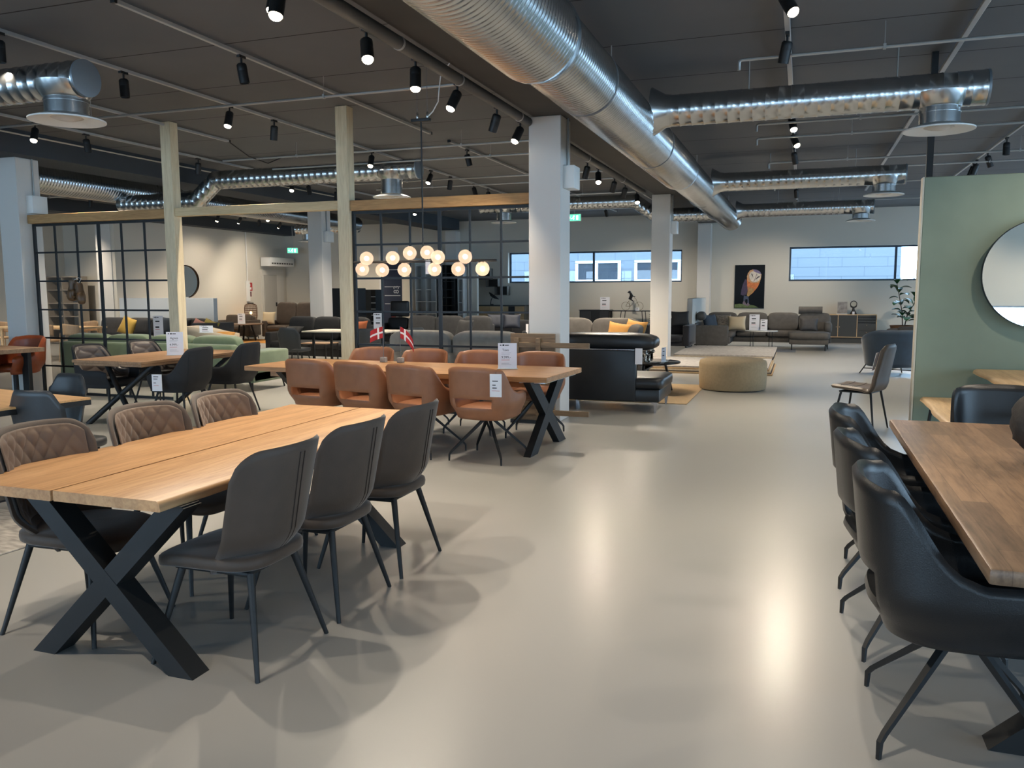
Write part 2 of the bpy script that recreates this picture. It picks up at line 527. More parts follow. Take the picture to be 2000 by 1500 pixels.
def diffuser_parts(t, c, zb, r_sp=.18, r_d=.315, z_t=None):
    """spigot with beads, saddle and a shallow cone plate under a branch duct"""
    x, y, z = c
    MB().lathe([(r_sp, zb + .05 - z), (r_sp, -.10)], 32).lathe([(r_sp + .006, zb + .16 - z), (r_sp + .006, zb + .172 - z)], 32).build('spigot', STEEL, t)
    s = MB()
    s.lathe([(r_sp + .004, -.16), (r_sp + .05, -.10), (r_sp + .07, -.03)], 32)
    s.build('saddle', STEEL, t)
    p = MB()
    p.lathe([(r_sp + .01, zb + .055 - z), (r_d, zb + .012 - z), (r_d, zb - z), (r_d - .03, zb - z), (r_sp * .9, zb + .03 - z)], 40)
    p.build('diffuser_rim', WHITE, t)
    MB().lathe([(.02, zb + .0 - z), (.09, zb + .015 - z), (.15, zb + .035 - z), (.16, zb + .036 - z), (.10, zb + .06 - z), (.03, zb + .06 - z)], 32).build('diffuser_cone', mat('pale_diffuser', (200, 192, 182), .5), t)
def hanger(mb, x, y, z0):
    mb.tube([(x, y, z0), (x, y, ZC)], .006, 6)
# main spiral duct over the central aisle
t = thing('ventilation_duct', 'large ribbed silver main duct running along the aisle ceiling', 'duct', (-1.83, 0, 3.31))
D = MB()
spiral(D, (0, YB + .3, 0), (0, 5.7, 0), .315, .055, 56, .005); D.build('duct_section', STEEL, t)
D = MB(); D.lathe([(.315, 0), (.287, .12)], 56, M=T(.022, 5.7, 0) @ Rx(-PI / 2)); D.build('reducer', STEEL, t)
D = MB(); spiral(D, (.028, 5.8, 0), (.028, 12.6, 0), .283, .055, 56, .005); D.build('duct_section', STEEL, t)
D = MB(); D.lathe([(.283, 0), (.255, .12)], 56, M=T(.04, 12.6, 0) @ Rx(-PI / 2)); D.build('reducer', STEEL, t)
D = MB(); spiral(D, (.055, 12.7, 0), (.055, 22.0, 0), .255, .055, 56, .005); D.build('duct_section', STEEL, t)
for y in (2.0, 7.0, 10.2, 15.6, 18.5):
    rr = .32 if y < 5.7 else .288 if y < 12.6 else .26
    MB().lathe([(rr + .002, -.015), (rr + .004, 0), (rr + .002, .015)], 56, M=T(.03, y, 0) @ Rx(PI / 2)).build('joint_band', mat('dull_joint_band', (120, 122, 124), .5, .8), t)
for y in (1.5, 4.6, 8.0, 11.4, 14.8, 18.2, 21.4):
    MB().tube([(.03, y, .25), (.03, y, ZC - 3.31)], .006, 6).build('hanger_rod', STEELP, t)
def branch(name, label, x0, x1, y, z, r, xd, zd, tee_from=None):
    t = thing(name, label, 'duct', (xd, y, z), 0, 'branch ducts with round diffusers')
    B = MB(); spiral(B, (x0 - xd, 0, 0), (x1 - xd, 0, 0), r, .12, 40, .004, False); B.build('duct_section', STEEL, t)
    e = x1 - xd
    MB().lathe([(r + .004, 0), (r + .004, .02), (r * .6, .026), (0, .027)], 40, M=T(e, 0, 0) @ Ry(PI / 2 if x1 > x0 else -PI / 2)).build('end_cap', mat('cap_steel', (140, 150, 158), .45, .7), t)
    if tee_from is not None:
        MB().lathe([(r + .09, 0), (r + .01, .14), (r + .004, .2)], 40, M=T(x0 - xd - (.06 if x1 > x0 else -.06), 0, 0) @ Ry(PI / 2 if x1 > x0 else -PI / 2)).build('collar', STEEL, t)
    diffuser_parts(t, (xd, y, z), zd)
    for f in (.3, .75):
        x = x0 + (x1 - x0) * f
        MB().tube([(x - xd, 0, r), (x - xd, 0, ZC - z)], .006, 6).build('hanger_rod', STEELP, t)
    return t
branch('branch_duct', 'silver branch duct above the green wall, closest to the viewer of the aisle branches', -1.50, 1.56, 8.95, 3.42, .16, 1.18, 3.05, 1)
branch('branch_duct', 'second silver branch duct off the aisle duct, beyond the green wall', -1.50, 1.53, 15.1, 3.42, .16, 1.22, 3.09, 1)
branch('branch_duct', 'last silver branch duct off the aisle duct, before the far wall', -1.50, 1.47, 20.7, 3.42, .16, 1.21, 3.1, 1)
branch('branch_duct', 'silver branch duct with grey end cap over the dark oak-topped table by the column', -12.3, -5.97, 5.75, 3.40, .155, -6.2, 3.05)
# branches that drop under the beams and rise again
def elbow_branch(name, label, pts, y, r, xd, zd, flip):
    zt = pts[-1][1]
    t = thing(name, label, 'duct', (xd, y, zt), 0, 'branch ducts with round diffusers')
    P = [(x - xd, 0, z - zt) for x, z in pts]
    for i in range(len(P) - 1):
        B = MB(); spiral(B, P[i], P[i + 1], r, .12, 40, .004, False); B.build('duct_section' if i % 2 == 0 else 'elbow', STEEL, t)
    for p in P[1:-1]:
        MB().sphere(p, r + .003, 24).build('elbow_joint', STEEL, t)
    MB().lathe([(r + .004, 0), (r + .004, .02), (r * .6, .026), (0, .027)], 40, M=T(*P[-1]) @ Ry(PI / 2 if flip > 0 else -PI / 2)).build('end_cap', mat('cap_steel', (0, 0, 0)), t)
    diffuser_parts(t, (xd, y, zt), zd)
elbow_branch('branch_duct', 'silver branch duct that steps up past the dark beam over the wooden posts', [(-12.3, 3.2), (-10.55, 3.2), (-10.1, 3.55), (-6.05, 3.55)], 12.55, .16, -6.55, 3.1, 1)
elbow_branch('branch_duct', 'silver branch duct crossing under the beam behind the second white column', [(-1.9, 3.25), (-3.25, 3.25), (-3.75, 3.6), (-7.6, 3.6)], 19.3, .16, -7.0, 3.2, -1)
# duct behind the second beam
t = thing('ventilation_duct', 'ribbed silver duct running behind the blue-black beam', 'duct', (-12.4, 0, 3.48))
D = MB(); spiral(D, (0, YB + .3, 0), (0, 13.4, 0), .25, .06, 44, .005); D.build('duct_section', STEEL, t)
D = MB(); D.lathe([(.25, 0), (.2, .12)], 44, M=T(0, 13.4, 0) @ Rx(-PI / 2)); D.build('reducer', STEEL, t)
D = MB(); spiral(D, (0, 13.5, 0), (0, 21.5, 0), .2, .06, 44, .005); D.build('duct_section', STEEL, t)
branch('branch_duct', 'short silver branch duct in front of the corner with the exit door', -12.4, -14.5, 21.6, 3.4, .15, -14.1, 3.02)

# ---------------------------------------------------------------- light tracks
def track(label, x, y0, y1, z=3.83, w=.036, h=.034):
    t = MB().rbox(x - w / 2, x + w / 2, y0, y1, z - h / 2, z + h / 2, .004, 1).build('light_track', TRACK)
    tag(t, label, 'light track', 'light tracks on the ceiling')
    e = MB(); e.box(x - .022, x + .022, y0 - .03, y0, z - .02, z + .02); e.box(x - .022, x + .022, y1, y1 + .03, z - .02, z + .02)
    e.build('end_cap', BLACK, t)
track('pale light track over the tan chairs, ending above the hanging globe lamp', -5.2, 5.35, 11.2)
track('pale light track starting behind the globe lamp and ending near the far wall', -5.2, 11.9, 24)
track('long pale light track above the wooden posts', -6.72, -2, 20)
track('short pale light track with a black cable at its end', -8.36, 2, 10.7)
track('pale light track nearest the blue-black beam', -9.85, -2, 22)
track('pale light track down the aisle, right of the big duct', -.20, -2, 24, w=.05)
track('pale light track above the green wall diffuser', 1.31, -2, 21, w=.05)
track('pale light track farthest into the green wall bay', 2.84, -2, 23)
track('slim light track along the edge of the aisle beam', -3.13, -3, 18, z=3.50, w=.03)
track('dark light track in front of the wall with the exit door', -16.0, 9, 23)
track('dark light track in the bay behind the blue-black beam', -14.6, 9, 23)
tag(MB().tube([(-10.69, -2, 3.80), (-10.69, 22, 3.80)], .012, 8).build('conduit_pipe', mat('cream_conduit', (196, 188, 172), .5)), 'thin cream conduit along the top of the blue-black beam', 'conduit', 'ceiling conduits')
pp = MB().tube([(-3.13 + .085, -4, 3.475), (-3.13 + .085, 16.5, 3.475)], .052, 20).build('drain_pipe', mat('grey_pipe', (82, 82, 82), .6))
tag(pp, 'grey pipe running beside the aisle beam', 'pipe')
bb = MB()
for y in (3.0, 6.0, 7.2, 8.9, 12.0, 14.5):
    bb.lathe([(.056, -.012), (.056, .012)], 20, M=T(-3.045, y, 3.475) @ Rx(PI / 2))
bb.build('pipe_clamp', mat('pale_clamp', (170, 170, 170), .5), pp)

# ---------------------------------------------------------------- conduits across the bays
def conduit(label, x0, x1, y, z=3.65, drop0=0):
    pts = [(x0, y, z), (x1, y, z)]
    if drop0: pts = [(x0, y, z - .09), (x0, y, z - .015), (x0 + .02, y, z)] + [(x1, y, z)]
    o = MB().tube(pts, .015, 8).build('conduit_pipe', STEELP)
    tag(o, label, 'conduit', 'ceiling conduits')
    n = max(2, int(abs(x1 - x0) / 2.3))
    for i in range(n):
        hb = MB(); x = x0 + (x1 - x0) * (i + .5) / n
        hb.tube([(x, y, z + .015), (x, y, ZC)], .003, 6)
        hb.box(x - .012, x + .012, y - .02, y + .02, z - .018, z + .026)
        hb.build('hanger', STEELP, o)
for i, (y, a) in enumerate(((8.02, -9.9), (11.3, -8.95), (12.35, -8.75), (14.6, -8.6), (15.6, -8.5), (17.9, -8.5))):
    lab = 'galvanised conduit crossing the bay of the wooden posts, %s from the viewer' % ['first', 'second', 'third', 'fourth', 'fifth', 'sixth'][i]
    conduit(lab, a, -3.35, y)
for i, (y, a, b) in enumerate(((8.1, -.62, 9.2), (11.25, -.62, 9.2), (12.3, -.67, 9.2), (14.7, -.6, 9.2), (15.8, 1.6, 9.2), (18.0, -.6, 9.2), (21.4, -.6, 9.2))):
    lab = 'galvanised conduit crossing the bay over the green wall, %s from the viewer' % ['first', 'second', 'third', 'fourth', 'fifth', 'sixth', 'seventh'][i]
    conduit(lab, a, b, y, drop0=1)
for i, y in enumerate((10.5, 14.2, 18.8)):
    conduit('galvanised conduit in the bay behind the blue-black beam, %s from the viewer' % ['first', 'second', 'third'][i], -17.4, -11.7, y)
cb = MB().tube([(-8.36, 10.72, 3.82), (-8.3, 11.1, 3.66), (-8.3, 11.6, 3.62), (-8.36, 12.1, 3.8)], .008, 8).build('black_cable', BLACKM)
tag(cb, 'loose black cable joining two light tracks', 'cable')

# ---------------------------------------------------------------- track spotlights
LENS = mat('lit_lens', (255, 240, 214), .5, emit=22, emit_rgb=(255, 236, 205))
SPOTB = mat('spot_black', (20, 20, 21), .5)
def make_spot(lit):
    t = thing('track_spotlight', 'x', 'spotlight')
    MB().box(-.017, .017, -.05, .05, -.01, .02).tube([(0, 0, -.01), (0, 0, -.06)], .011, 8).build('adapter', SPOTB, t)
    h = MB().lathe([(.036, 0.015), (.048, 0), (.048, -.05), (.0475, -.052), (.0475, -.056), (.048, -.058), (.048, -.170), (.044, -.170), (.041, -.150 if lit else -.10)], 24).build('lamp_head', SPOTB, t)
    if lit: MB().lathe([(.0415, -.150), (.041, -.172), (.034, -.184), (.018, -.190), (0, -.191)], 24).build('lens', LENS, h, sharp=180)
    else: MB().lathe([(.0, -.0999), (.0415, -.0999)], 24).build('lens', LENS, h)
    return t
spot0 = {}
TRK = {}
WARM = (1.0, .87, .70)
def spot(trk, x, y, ztrack, d, power=60, size=98, light=True, warm=WARM):
    """d = aiming direction; the head hangs under the track; heads aimed at the viewer show their lens"""
    TRK.setdefault(trk, 0); TRK[trk] += 1
    n = TRK[trk]
    ordn = ['first', 'second', 'third', 'fourth', 'fifth', 'sixth', 'seventh', 'eighth', 'ninth', 'tenth', 'eleventh', 'twelfth', 'thirteenth', 'fourteenth', 'fifteenth', 'sixteenth'][n - 1]
    lab = '%s black spotlight from the viewer on the %s' % (ordn, trk)
    lit = d[1] < -.01 or d[0] < -.5
    if lit not in spot0:
        t = make_spot(lit); spot0[lit] = t
        t['label'] = lab
    else:
        t = dup(spot0[lit], label=lab)
    t['group'] = 'black track spotlights'
    t.location = (x, y, ztrack - .03)
    dv = Vector(d).normalized()
    for ch in t.children:
        if ch.name.startswith('lamp_head'):
            ch.rotation_mode = 'QUATERNION'; ch.rotation_quaternion = Vector((0, 0, -1)).rotation_difference(dv)
            ch.location = Vector((0, 0, -.075))
    if light:
        ld = bpy.data.lights.new('spot_beam', 'SPOT'); ld.energy = power * (1.0 if y < 9.3 else 2.1); ld.color = warm
        ld.spot_size = math.radians(size); ld.spot_blend = .8; ld.shadow_soft_size = .018
        lo = bpy.data.objects.new('spot_beam', ld); COL.link(lo)
        lo.location = Vector((x, y, ztrack - .105)) + dv * .20
        lo.rotation_euler = Vector((0, 0, -1)).rotation_difference(dv).to_euler()
    return t
P0 = 92
B_ = 'aisle beam track'
for y, d, f in ((-1.5, (.3, .5, -1), 1), (1.2, (-.2, .45, -1), 1), (3.2, (.45, .3, -1), .9), (4.55, (.05, -.35, -1), .8), (5.64, (.3, -.45, -1), .9), (6.47, (.08, -.22, -1), .9), (7.36, (-.3, -.45, -1), 1), (8.43, (-.42, .2, -1), 1), (9.2, (-.3, -.5, -1), 1),  # the ones out of view by the viewer are added to light the foreground
             (12.36, (-.35, .3, -1), 1), (13.05, (.15, -.5, -1), 1), (14.26, (-.35, .4, -1), 1), (15.18, (-.35, .4, -1), 1), (16.3, (.2, -.5, -1), 1)):
    spot(B_, -3.13, y, 3.50, d, P0 * f)
B_ = 'track above the wooden posts'
for y, d in ((2.0, (.35, .1, -1)), (5.56, (0, .0, -1)), (6.97, (.05, 0, -1)), (8.65, (.0, -.3, -1)), (9.56, (-.25, .2, -1)), (12.2, (.05, -.45, -1)), (13.58, (.1, -.5, -1)), (14.48, (-.2, -.45, -1)), (15.4, (-.25, .2, -1)), (16.65, (.3, -.1, -1)), (17.5, (.1, .3, -1))):
    spot(B_, -6.72, y, 3.83, d, P0)
B_ = 'track over the tan chairs'
for y, d in ((6.9, (.1, .1, -1)), (12.6, (.2, .2, -1)), (16.5, (.3, .1, -1)), (20.07, (.1, -.45, -1)), (22.6, (.15, .75, -1))):
    spot(B_, -5.2, y, 3.83, d, P0)
spot('short track near the aisle beam', -3.69, 5.33, 3.83, (.0, -.35, -1), P0 * .7)
B_ = 'track beside the blue-black beam'
for y, d in ((4.0, (.1, .1, -1)), (8.6, (.2, -.4, -1)), (9.44, (.1, .1, -1)), (11.79, (-.2, .15, -1)), (14.57, (.1, -.45, -1)), (15.13, (.15, .1, -1)), (16.24, (-.1, .1, -1)), (20.2, (.1, -.45, -1))):
    spot(B_, -9.85, y, 3.83, d, P0)
B_ = 'aisle track beyond the big duct'
for y, d in ((2.2, (.2, .1, -1)), (4.5, (.35, .2, -1)), (6.75, (.5, -.55, -1)), (7.96, (-.2, .3, -1)), (11.45, (.2, -.55, -1)), (12.73, (.45, -.5, -1)), (14.3, (.2, .45, -1)), (17.0, (-.3, .2, -1)), (19.5, (.1, .4, -1)), (22.6, (-.2, .75, -1))):  # spots short of the view are added for foreground light
    spot(B_, -.20, y, 3.83, d, P0)
B_ = 'track deep in the green wall bay'
for y, d in ((4.2, (-.35, .2, -1)), (6.0, (-.45, -.35, -1)), (7.6, (-.2, .45, -1)), (14.46, (0, .0, -1)), (15.81, (.4, .3, -1)), (16.74, (-.3, .3, -1)), (17.04, (-.3, .4, -1)), (22.4, (.35, .45, -1))):
    spot(B_, 2.84, y, 3.83, d, P0)
B_ = 'added pale oak table fill track'  # spots added to brighten the dim side bay and its wall
for y, d in ((11.5, (.2, .4, -1)), (14.5, (.1, -.2, -1)), (16.6, (.0, .6, -1))):
    spot(B_, -19.3, y, 3.83, d, P0)
B_ = 'added fill track before the front windows'  # unseen spots added to brighten the front wall for the mirror
for x, d in ((4.0, (.1, -.6, -1)), (6.5, (.1, -.6, -1)), (-9, (0, -.3, -1))):
    spot(B_, x, -4.6, 3.83, d, P0 * 1.4)
B_ = 'track before the exit-door wall'
for y, d in ((12.0, (.1, .3, -1)), (13.9, (.1, -.2, -1)), (15.36, (-.3, .2, -1)), (19.9, (-.25, -.15, -1)), (20.9, (-.75, .2, -1)), (21.8, (-.25, .3, -1)), (22.9, (-.8, .3, -1))):
    spot(B_, -16.0, y, 3.83, d, P0 * .6)
B_ = 'track in the bay of the recliners'
for y, d in ((16.5, (-.1, .2, -1)), (19.3, (-.3, .1, -1)), (20.3, (.1, -.2, -1)), (21.7, (.2, .3, -1)), (22.9, (.15, .6, -1))):
    spot(B_, -14.6, y, 3.83, d, P0)
# ================================================================ dining furniture
OAK = wood('warm_oak', (156, 114, 76), (198, 156, 112), 'Y', 5.0, .42)
OAKT = wood('brown_oak', (134, 96, 62), (184, 138, 92), 'X', 5.0, .45)
OAKA = wood('grey_brown_oak', (122, 92, 66), (168, 130, 94), 'Y', 5.0, .5)
DKOAK = wood('smoked_oak_staves', (96, 76, 60), (142, 116, 92), 'Y', 6.0, .4, block=(.62, .095))
PALEOAK = wood('pale_oak', (196, 160, 116), (226, 194, 150), 'Y', 5.0, .45)
PINE = wood('raw_pine', (198, 178, 142), (222, 206, 172), 'Z', 7.0, .65)
PINEX = wood('raw_pine_across', (190, 164, 124), (214, 190, 148), 'X', 7.0, .65)
BROWNF = mat('brown_suede', (68, 55, 45), .62, noise=.16, nscale=7, bump=.06, bscale=160, sheen=.35)
BROWNQ = mat('brown_quilted_suede', (94, 74, 58), .6, noise=.14, nscale=8, bump=.06, bscale=160, sheen=.3)
TAN = mat('tan_leather', (150, 100, 70), .42, noise=.07, nscale=12, bump=.05, bscale=220)
BLKLEA = mat('black_leather', (26, 27, 29), .33, noise=.1, nscale=10, bump=.10, bscale=260)
BLKFAB = mat('black_fabric', (27, 29, 33), .75, noise=.12, nscale=14, bump=.1, bscale=300)
GREYQ = mat('taupe_quilted_leather', (98, 88, 82), .34, noise=.1, nscale=9)
COGNAC = mat('cognac_leather', (138, 66, 34), .36, noise=.2, nscale=6, bump=.12, bscale=30)
PIPING = mat('dark_piping', (50, 36, 28), .6)

def sstep(a, b, x):
    t = min(max((x - a) / (b - a), 0), 1); return t * t * (3 - 2 * t)

def taper_leg(p0, p1, r0, r1, n=12):
    return MB().tube([p0, p1], [r0, r1], n)

# ---- scoop chair with quilted inside (faces local +X)
def scoop_fn(off=0.0):
    def fn(u, v):
        t = -1 + 2 * u
        a = abs(t)
        zt = .925 - .012 * t * t - (.105 * (1 - math.sqrt(max(0, 1 - ((a - .68) / .32) ** 2))) if a > .68 else 0)
        z = .395 + (zt - .395) * v ** .95
        q = (z - .395) / .53
        b = .165 + .085 * sstep(-.02, .32, q) + .03 * q - off * 1.5
        x = -.13 - .105 * sstep(-.05, .34, q) - .095 * q + (.145 - .035 * q) * a ** 2.1 + off
        return (x, b * t, z)
    return fn
def quilt(fnc, nrm_in=.007, a=7.0, b=5.0):
    def fn(u, v):
        p = Vector(fnc(u, v))
        e = 1e-3
        du = Vector(fnc(min(u + e, 1), v)) - Vector(fnc(max(u - e, 0), v))
        dv = Vector(fnc(u, min(v + e, 1))) - Vector(fnc(u, max(v - e, 0)))
        n = du.cross(dv)
        n = n.normalized() if n.length > 1e-12 else Vector((0, 0, 1))
        k = (abs(math.sin(PI * (a * u + b * v))) * abs(math.sin(PI * (a * u - b * v)))) ** .4
        ed = min(1, 12 * min(u, 1 - u, v, 1 - v))
        p = p + n * (SGN_Q * nrm_in * k * ed)
        return p
    return fn
SGN_Q = 1
def make_scoop():
    t = thing('dining_chair', 'x', 'chair')
    global SGN_Q
    MB().shell(scoop_fn(), 44, 20, .022).build('backrest', BROWNF, t, sharp=60)
    SGN_Q = 1
    f0 = scoop_fn(.016)
    inner = quilt(lambda u, v: f0(.04 + .92 * u, .22 + .75 * v), .012, 6.5, 3.4)
    q = MB().shell(inner, 84, 48, .006).build('quilted_lining', BROWNQ, t, sharp=80)
    def dent(p, x, y, z):
        if x > .2: p[2] -= .03 * (x - .2) ** 2 * 2
        return p
    MB().puff((.035, 0, .452), (.54, .47, .075), .45, .55, 36, 14, dent=dent).build('seat', BROWNF, t, sharp=80)
    MB().rbox(-.17, .2, -.17, .17, .392, .415, .01).build('seat_frame', BLACKM, t)
    f = scoop_fn(-.0125)
    for tt in (.475, .525):
        MB().tube([f(tt, .10 + .84 * k / 12) for k in range(13)], .0028, 6).build('piping', PIPING, t)
    for sx, sy in ((-1, 1), (-1, -1), (1, 1), (1, -1)):
        taper_leg((.17 * sx, .15 * sy, .405), (.26 * sx, .252 * sy, 0), .017, .010).build('leg', BLACKM, t)
    return t
sc0 = make_scoop()
LS = [('brown suede scoop chair with smooth back, closest to the viewer at the warm oak table', -2.25, 2.84, PI),
      ('brown suede scoop chair, middle of the three showing smooth backs at the warm oak table', -2.255, 3.46, PI),
      ('brown suede scoop chair showing its back at the far end of the warm oak table', -2.25, 4.09, PI),
      ('brown scoop chair with quilted lining at the near end of the warm oak table', -3.13, 2.86, .04),
      ('brown scoop chair with quilted lining, middle of its side of the warm oak table', -3.14, 3.52, -.03),
      ('brown scoop chair with quilted lining at the far end of the warm oak table', -3.13, 4.13, .0)]
for i, (lab, x, y, rz) in enumerate(LS):
    o = sc0 if i == 0 else dup(sc0)
    o.location = (x, y, 0); o.rotation_euler = (0, 0, rz); o['label'] = lab; o['group'] = 'brown scoop chairs at the warm oak table'

# ---- warm oak plank table with live edges and X legs
def live_top(mb, x0, x1, y0, y1, z0, z1, seed, live=(True, True), n=40, bev=.018):
    rnd = random.Random(seed)
    ph = [rnd.uniform(0, 6.28) for _ in range(6)]
    def wob(y, k):
        return .012 * math.sin(2.1 * y + ph[k]) + .007 * math.sin(5.3 * y + ph[k + 1]) + .004 * math.sin(11 * y + ph[k + 2])
    vs, fs = [], []
    for i in range(n + 1):
        y = y0 + (y1 - y0) * i / n
        a = x0 + (wob(y, 0) if live[0] else 0); b = x1 + (wob(y, 3) if live[1] else 0)
        ba = bev if live[0] else .002; bb_ = bev if live[1] else .002
        sec = [(a + ba, z1), (b - bb_, z1), (b - bb_ * .25, z1 - .012), (b, z0 + .006), (b - .004, z0), (a + .004, z0), (a, z0 + .006), (a + ba * .25, z1 - .012)]
        vs += [(x, y, z) for x, z in sec]
    m = 8
    for i in range(n):
        for k in range(m):
            fs.append((i * m + k, i * m + (k + 1) % m, (i + 1) * m + (k + 1) % m, (i + 1) * m + k))
    fs.append(tuple(range(m))); fs.append(tuple(range(n * m, n * m + m))[::-1])
    mb._add(vs, fs); return mb
def x_leg(t, y, xa, xb, ztop, w=.085, d=.10, along='X', m=None):
    m = m or BLACKM
    for s in (1, -1):
        a, b = (xa, xb) if s > 0 else (xb, xa)
        mb = MB()
        # bar cut level at floor and top
        dx = b - a; L = math.hypot(dx, ztop); hw = w / 2 * L / ztop
        poly = [(a - hw, 0), (a + hw, 0), (b + hw, ztop), (b - hw, ztop)]
        off = 0.0006 * s
        if along == 'X':
            vs = [(x, y - d / 2 + off, z) for x, z in poly] + [(x, y + d / 2 + off, z) for x, z in poly]
        else:
            vs = [(y - d / 2 + off, x, z) for x, z in poly] + [(y + d / 2 + off, x, z) for x, z in poly]
        mb._add(vs, [(0, 1, 2, 3), (7, 6, 5, 4), (0, 4, 5, 1), (1, 5, 6, 2), (2, 6, 7, 3), (3, 7, 4, 0)])
        mb.build('leg', m, t, sharp=20)
t = thing('dining_table', 'long warm oak plank table with live edges and black crossed steel legs', 'table', (-2.82, 3.66, 0))
live_top(MB(), -.56, -.0035, -1.24, 1.22, .712, .755, 3, (True, False)).build('table_top', OAK, t, sharp=50)
live_top(MB(), .0035, .555, -1.235, 1.22, .712, .755, 5, (False, True)).build('table_top', OAK, t, sharp=50)
MB().box(-.06, .06, -1.0, 1.0, .69, .712).build('brace', BLACKM, t)
for y in (-1.09, .70):
    x_leg(t, y, -.20, .50, .705) if False else x_leg(t, y, -.22, .51, .705)
    MB().box(-.3, .56, y - .05, y + .05, .700, .712).build('leg_plate', BLACKM, t)

# ---- armchair with an open slot in the back (tan and black versions), faces local +X
def tub_fn(off=0.0, ztop=.86, arm=.615, sc=1.0, slope=(.36, .66)):
    def fn(u, v):
        t = -1 + 2 * u; a = abs(t)
        zt = ztop - .02 * (a / .3) ** 2 * (a < .3) - .02 * (a >= .3) - (ztop - .02 - arm) * sstep(slope[0], slope[1], a) - .02 * sstep(.9, 1, a)
        z = .405 + (zt - .405) * v
        q = (z - .405) / .45
        hw = (.235 + .055 * sstep(0, .35, q)) * sc - off   # half width
        bx = (.24 + .055 * sstep(0, .3, q) + .05 * q) * sc - off
        # plan: back = half superellipse for |t|<.6, then straight arms
        if a <= .62:
            ph = t / .62 * PI / 2
            c, s_ = math.cos(ph), math.sin(ph)
            x = -.02 - (bx - .02) * max(c, 0) ** .62
            y = hw * math.copysign(abs(s_) ** .62, s_)
        else:
            k = (a - .62) / .38
            x = -.02 + .25 * k
            y = math.copysign(hw - .03 * k * k, t)
        return (x, y, z)
    return fn
def make_tub(name, m, mseat, hole=True, foot=True, ztop=.86):
    t = thing(name, 'x', 'chair')
    f = tub_fn(ztop=ztop)
    nu, nv = 60, 16
    def hl(i, j):
        u = (i + .5) / nu * 2 - 1; v = (j + .5) / nv
        return abs(u) < .235 and .20 < v < .44
    MB().shell(f, nu, nv, .036, hole=hl if hole else None).build('backrest', m, t, sharp=70)
    MB().puff((.02, 0, .455), (.50, .47, .095), .42, .5, 36, 12).build('seat', mseat, t, sharp=80)
    MB().puff((.0, 0, .415), (.46, .46, .05), .5, .6, 30, 8).build('seat_base', m, t, sharp=80)
    MB().lathe([(.03, .355), (.034, .36), (.034, .40), (.02, .40)], 16).build('swivel_hub', BLACKM, t)
    for i in range(4):
        a = PI / 4 + i * PI / 2
        c, s_ = math.cos(a), math.sin(a)
        l = MB()
        up = (-s_, c, 0)
        p = [(.02 * c, .02 * s_, .385), (.355 * c, .355 * s_, .085), (.375 * c, .375 * s_, .06), (.378 * c, .378 * s_, 0)]
        l.tube(p, [.019, .0125, .0115, .009], 4)
        l.build('leg', BLACKM, t, sharp=30)
    return t
tan0 = make_tub('swivel_armchair', TAN, TAN)
TT = [('tan leather armchair with a white price tag on its slotted back', -2.70, 7.0, PI / 2 - .12),
      ('tan slotted armchair, second from the price-tagged one along the same side', -3.36, 7.06, PI / 2 - .25),
      ('tan slotted armchair, third from the price-tagged one along the same side', -3.99, 7.16, PI / 2 - .18),
      ('tan slotted armchair, fourth from the price-tagged one along the same side', -4.64, 7.3, PI / 2 - .14),
      ('tan armchair facing the viewer in front of the leaning table leaf', -2.66, 8.3, -PI / 2 + .12),
      ('tan armchair facing the viewer between the price sign and the flags', -3.38, 8.34, -PI / 2 + .05),
      ('tan armchair facing the viewer just beside the two small flags', -4.09, 8.36, -PI / 2),
      ('tan armchair facing the viewer in front of the second wooden post', -4.83, 8.45, -PI / 2 - .03)]
for i, (lab, x, y, rz) in enumerate(TT):
    o = tan0 if i == 0 else dup(tan0)
    o.location = (x, y, 0); o.rotation_euler = (0, 0, rz); o['label'] = lab; o['group'] = 'tan armchairs at the brown oak table'

# ---- brown oak extension table
t = thing('dining_table', 'brown oak extending table with black A-shaped end legs and tan chairs round it', 'table', (-3.84, 7.72, 0), -.05)
MB().rbox(-1.74, 1.70, -.53, .53, .705, .755, .004, 1).build('table_top', OAKT, t)
MB().box(-1.5, 1.45, -.40, -.34, .64, .705).build('apron_rail', OAKT, t)
MB().box(-1.5, 1.45, .34, .40, .64, .705).build('apron_rail', OAKT, t)
for x in (-1.3, 1.50):
    x_leg(t, x, -.42, .42, .70, .13, .07, along='Y')
MB().box(1.40, 1.66, -.46, .46, .688, .7045).build('leg_plate', STEEL, t)

# ---- grey-brown oak table with round crossed legs
t = thing('dining_table', 'grey-brown oak table with star-crossed black legs before the gridded screen', 'table', (-7.53, 8.25, 0))
MB().rbox(-.51, .51, -.95, .93, .725, .758, .004, 1).build('table_top', OAKA, t)
MB().rbox(-.50, .50, -.93, .93, .694, .7245, .004, 1).build('extension_frame', OAKA, t)
for y, s in ((-.75, 1), (.6, -1)):
    for d in (1, -1):
        MB().tube([(-.36 * d, y - .16, 0), (.36 * d, y + .16, .69)], .032, 12).build('leg', BLACKM, t)

